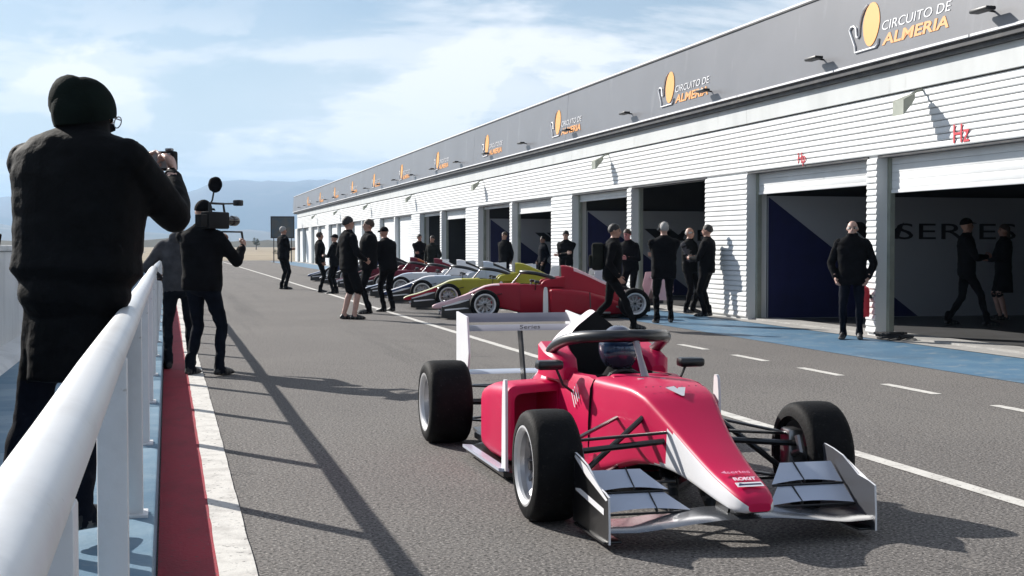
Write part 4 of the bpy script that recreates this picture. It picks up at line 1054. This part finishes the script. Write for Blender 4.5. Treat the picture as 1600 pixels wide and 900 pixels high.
# the cameraman and the person beside him
cm, ci = person('cameraman in black with a video camera on his shoulder beside the red line', (.36, 15.1, .004), toward(.75, 1), 1.86, twist=4, feet=((.16, .06), (-.14, -.02)), hands=((.24, .36, 1.30), (-.06, .34, 1.36)), poles=((.5, -.1, -1), (-.6, 0, -.8)), palm=((-1, 0, 0), (1, 0, 0)), curl=(1, 1),
    hair=('cap', C_BLK), head=(6, 2, 8), bulk=1.12, hem=.86, leg=C_NAVY, voxel=.013)
vc = empty('video_camera', cm.matrix_basis @ Vector((.15, .06, 1.60)), toward(.75, 1)); tag(vc, 'black shoulder video camera with round fluffy microphone on top', 'video camera')
b = MB(); b.bbox(-.055, .055, -.22, .16, -.03, .15, .015); b.bbox(-.04, .04, -.34, -.22, -.01, .12, .01); b.build('body', M_DARKC, vc)
b = MB(); b.lathe([(0, .36), (.05, .36), (.058, .34), (.056, .27), (.045, .26), (.044, .15)], 20, 'y', (0, 0, .06)); b.build('lens', M_LENS, vc)
b = MB(); b.tube([(0, -.14, .15), (0, -.13, .24), (0, .12, .24), (0, .14, .15)], .013, 8); b.build('top_handle', M_DKMET, vc)
b = MB(); b.tube([(0, .10, .24), (0, .40, .25)], .009, 6); b.bbox(-.045, .045, .36, .44, .225, .29, .012); b.build('monitor_arm', M_DKMET, vc)
b = MB(); b.tube([(-.02, .1, -.06), (-.02, .44, -.06)], .009, 6); b.tube([(.02, .1, -.06), (.02, .44, -.06)], .009, 6); b.tube([(.03, .42, -.06), (.05, .43, -.22)], .012, 6); b.build('support_rods', M_DKMET, vc)
b = MB(); b.tube([(-.03, -.05, .15), (-.05, -.05, .22), (-.02, -.05, .28), (0, -.05, .37)], .010, 6); b.build('mic_mount', M_DKMET, vc)
b = MB(); rings = []
for i in range(1, 12):
    th = PI * i / 12; rings.append([Vector((.085 * math.sin(th) * math.cos(a), .045 * math.cos(th), .085 * math.sin(th) * math.sin(a))) * (1 + .12 * noise.noise(Vector((i * 2.1, a * 5, 3)))) + Vector((.01, -.04, .44)) for a in [2 * PI * q / 24 for q in range(24)]])
b.loft(rings); b.build('fluffy_microphone', C_BLK, vc, 60)
person('person in grey hooded top standing by the rail behind the photographer\'s arm', (.13, 16.0, .004), toward(-.1, 1), 1.74, lean=6, top=C_GREY, leg=C_JEAN, hair=('short', H_BRN), hood=True, head=(0, 38, 0), hands=((.20, .22, 1.02), (-.20, .24, 1.04)), poles=((.9, -.4, -.2), (-.9, -.4, -.2)), hem=.88, voxel=.014)
V2 = .017
person('grey-haired man with folded arms standing alone on the lane line', (3.56, 44.0, 0), toward(.9, .4), 1.98, hair=('short', H_GREY), **CROSS, bulk=1.08, voxel=V2, feet=((.12, .0), (-.12, .0)))
person('man in black with ear defenders, left of a pair by the lane line', (4.37, 40.8, 0), toward(.9, -.1), 1.78, hair=('short', H_BRN), **POCK, bulk=1.1, voxel=V2, headset=True)
person('man in black facing left, right of a pair by the lane line', (4.66, 39.6, 0), toward(-.8, .5), 1.70, hair=('cap', C_BLK), **HOLD, voxel=V2)
person('tall man in black shorts with bare legs and dark shoes on the lane', (3.31, 25.9, 0), toward(1, .35), 1.93, short=True, hair=('short', H_BLK), hands=((.25, .20, 1.02), (-.22, .12, .92)), poles=((.6, -.8, 0), (-.6, -.8, 0)), voxel=.015, skin=SK, calf=SKL, feet=((.1, .05), (-.1, -.05)), bulk=1.02)
person('man in black with crossed arms before the noses of the parked cars', (3.98, 27.98, 0), toward(-1, .1), 1.92, hair=('short', H_BRN), **CROSS, bulk=1.22, voxel=.015)
person('person in dark jacket leaning in beside the man with crossed arms', (4.50, 28.7, 0), toward(-.6, .8), 1.78, hair=('cap', C_BLK), **HOLD, bulk=1.15, lean=10, voxel=.015)
person('person in black between the parked cars, left of two near the closed shutters', (8.3, 46.1, 0), toward(.3, -1), 1.76, hair=('short', H_BLK), **CROSS, voxel=V2)
person('person in dark green between the parked cars, right of two near the closed shutters', (8.4, 44.3, 0), toward(-.7, -.7), 1.70, hair=('short', H_BLK), top=C_OLV, **POCK, voxel=V2)
person('dark figure standing at the open garage behind the yellow car', (9.85, 40.3, .01), toward(-.6, -.4), 1.78, hair=('short', H_BRN), **BACK, voxel=V2)
person('figure in navy inside the garage beside the ribbed pier', (11.6, 42.3, .02), toward(-1, -.2), 1.66, hair=('short', H_BLK), top=C_NAVY, **POCK, voxel=V2)
person('person in black looking down in front of the ribbed pier', (10.0, 34.2, .01), toward(-.6, -.8), 1.76, hair=('short', H_BLK), skin=SKL, **CROSS, head=(0, 14, 0), voxel=V2)
person('fair-haired person in black at the open garage behind the red parked car', (11.05, 35.75, .035), toward(-.9, -.5), 1.72, hair=('short', H_FAIR), skin=SKL, **HOLD, voxel=V2)
person('man with backpack walking past the rear wheel of the parked dark red car', (7.2, 21.9, 0), toward(.95, -.35), 1.80, hair=('short', H_BLK), top=C_BLK, leg=C_BLK, feet=((.10, .36), (-.10, -.34)), lift=(0, .03), hips=(0, 0, .90), hands=((.30, .12, .86), (-.30, .05, .88)), bulk=1.12, lean=4, voxel=.014)
bp = empty('backpack', (7.02, 21.97, 1.20), toward(.95, -.35)); tag(bp, 'olive backpack on the walking man\'s back', 'backpack')
b = MB(); b.bbox(-.16, .16, -.14, .06, -.22, .24, .05); b.build('bag_body', C_OLV, bp); b = MB(); b.bbox(-.12, .12, -.19, -.13, -.18, .04, .03); b.build('front_pocket', C_OLV, bp)
for s in (1, -1): b = MB(); b.tube([(s * .11, .05, .20), (s * .13, .16, .26), (s * .13, .30, .14), (s * .14, .26, -.1), (s * .13, .06, -.2)], .016, 6, flat=.5); b.build('strap', C_BLK, bp)
person('person with flushed face bending over by the thin column', (9.7, 28.2, .01), toward(-.8, -.6), 1.74, hair=('short', H_BRN), **HOLD, lean=12, skin=mat('flushed_skin', (.45, .18, .17), .5), voxel=V2)
person('grey-haired man in black from behind with ear defenders near the rear wing', (8.62, 23.25, .004), toward(.15, 1), 1.80, hair=('short', H_GREY), skin=SKL, **CROSS, bulk=1.18, hem=.78, voxel=.014, headset=True, feet=((.15, .1), (-.13, -.05)))
person('pale-haired person in black facing right beside the ribbed pier', (10.35, 26.4, .01), toward(.5, -.7), 1.74, hair=('bald', H_GREY), top=C_CHAR, sleeve=C_GREY, **CROSS, voxel=.015)
person('dark-haired man in black chatting beside the ribbed pier', (10.2, 25.1, .01), toward(-.7, .6), 1.78, hair=('short', H_BLK), **HOLD, bulk=1.05, voxel=.014)
person('bald man in black jacket standing before the navy banner by the thin column', (9.86, 18.6, .004), toward(-.55, -.9), 1.78, hair=('bald', H_GREY), skin=SKL, **POCK, bulk=1.10, hem=.80, voxel=.011, collar=.02, neck=.03, leg=C_NAVY, feet=((.12, .05), (-.11, -.04)))
person('person in black cap striding inside the garage before the grey banner', (13.35, 21.1, .02), toward(.9, -.3), 1.86, hair=('cap', C_BLK), feet=((.12, .30), (-.12, -.26)), hips=(0, 0, .92), **HOLD, voxel=.014)
person('woman in long dark coat with bare calves inside the garage', (15.0, 22.5, .02), toward(-.9, .2), 1.76, skirt=True, hair=('long', H_BRN), calf=SKL, skin=SK, **HOLD, voxel=.014, hem=.6)

# the driver in the moving car
M_HELM = mat('dark_helmet', (.045, .05, .085), .25, 0, var=.3, coat=.6)
dv, di_ = person('driver in dark helmet seated in the moving crimson race car', (2.60, 7.41, .0), PI, 1.70, skin=C_BLK, top=C_BLK, leg=C_BLK, hips=(0, 0, .262), lean=-42, feet=((.09, .74), (-.09, .74)), lift=(.17, .17), hands=((.11, .20, .61), (-.11, .20, .61)), poles=((.8, -.2, -.6), (-.8, -.2, -.6)), palm=((-1, 0, 0), (1, 0, 0)), curl=(1.1, 1.1), glove=C_WHT, head=(0, 42, 0), hair=('none', None), hem=.90, voxel=.012, bulk=.84, kneepole=(0, 0, 1))
HTd = di_['HT']; kk = di_['k']
b = MB(); rings = []
for i in range(1, 16):
    th = PI * i / 16; ring = []
    for j in range(26):
        a = 2 * PI * j / 26; p = Vector((.122 * math.sin(th) * math.cos(a), .150 * math.sin(th) * math.sin(a), .142 * math.cos(th)))
        if p.y > .06 and p.z < -.02: p.y *= 1.08
        ring.append(HTd(Vector((0, .012, 1.655)) + p))
    rings.append(ring)
b.loft(rings); hel = b.build('helmet', M_HELM, dv, 60)
b = MB(); rings = []
for zz_ in (-.045, -.02, .01, .035, .06):
    rr = math.sqrt(1 - (zz_ / .142) ** 2)
    rings.append([HTd(Vector((0, .012, 1.655 + zz_)) + Vector((.125 * rr * math.cos(a), .154 * rr * math.sin(a), 0))) for a in [PI * (.12 + .76 * q / 14) for q in range(15)]])
b.loft(rings, False, close=False); b.build('visor', mat('blue_visor', (.02, .05, .11), .12, .3, coat=.6), hel, 60)
b = MB(); b.tube([HTd(Vector((0, .012, 1.735)) + Vector((.105 * math.cos(a), .128 * math.sin(a), 0))) for a in [PI * (q / 14) for q in range(15)]], .012, 6); b.build('helmet_band', mat('helmet_grey', (.45, .43, .5), .4), hel, 60)

# ------------------------------------------------------------------ haze
HZTOP = max(v.co.z for v in bpy.data.objects['mountain_range'].data.vertices) + 12
hz = MB(); hz.box(-13500, 13500, -2900, 13000, -9.5, HZTOP); ho = hz.build('haze', [], None, 0); tag(ho, kind='stuff')
mh = bpy.data.materials.new('haze_air'); mh.use_nodes = True; ntz = mh.node_tree
for n_ in list(ntz.nodes):
    if n_.type != 'OUTPUT_MATERIAL': ntz.nodes.remove(n_)
pv = ntz.nodes.new('ShaderNodeVolumePrincipled'); pv.inputs['Color'].default_value = (.45, .68, .97, 1); pv.inputs['Density'].default_value = 1.35e-4; pv.inputs['Anisotropy'].default_value = .2
ntz.links.new(pv.outputs[0], [n_ for n_ in ntz.nodes if n_.type == 'OUTPUT_MATERIAL'][0].inputs['Volume'])
ho.data.materials.append(mh)
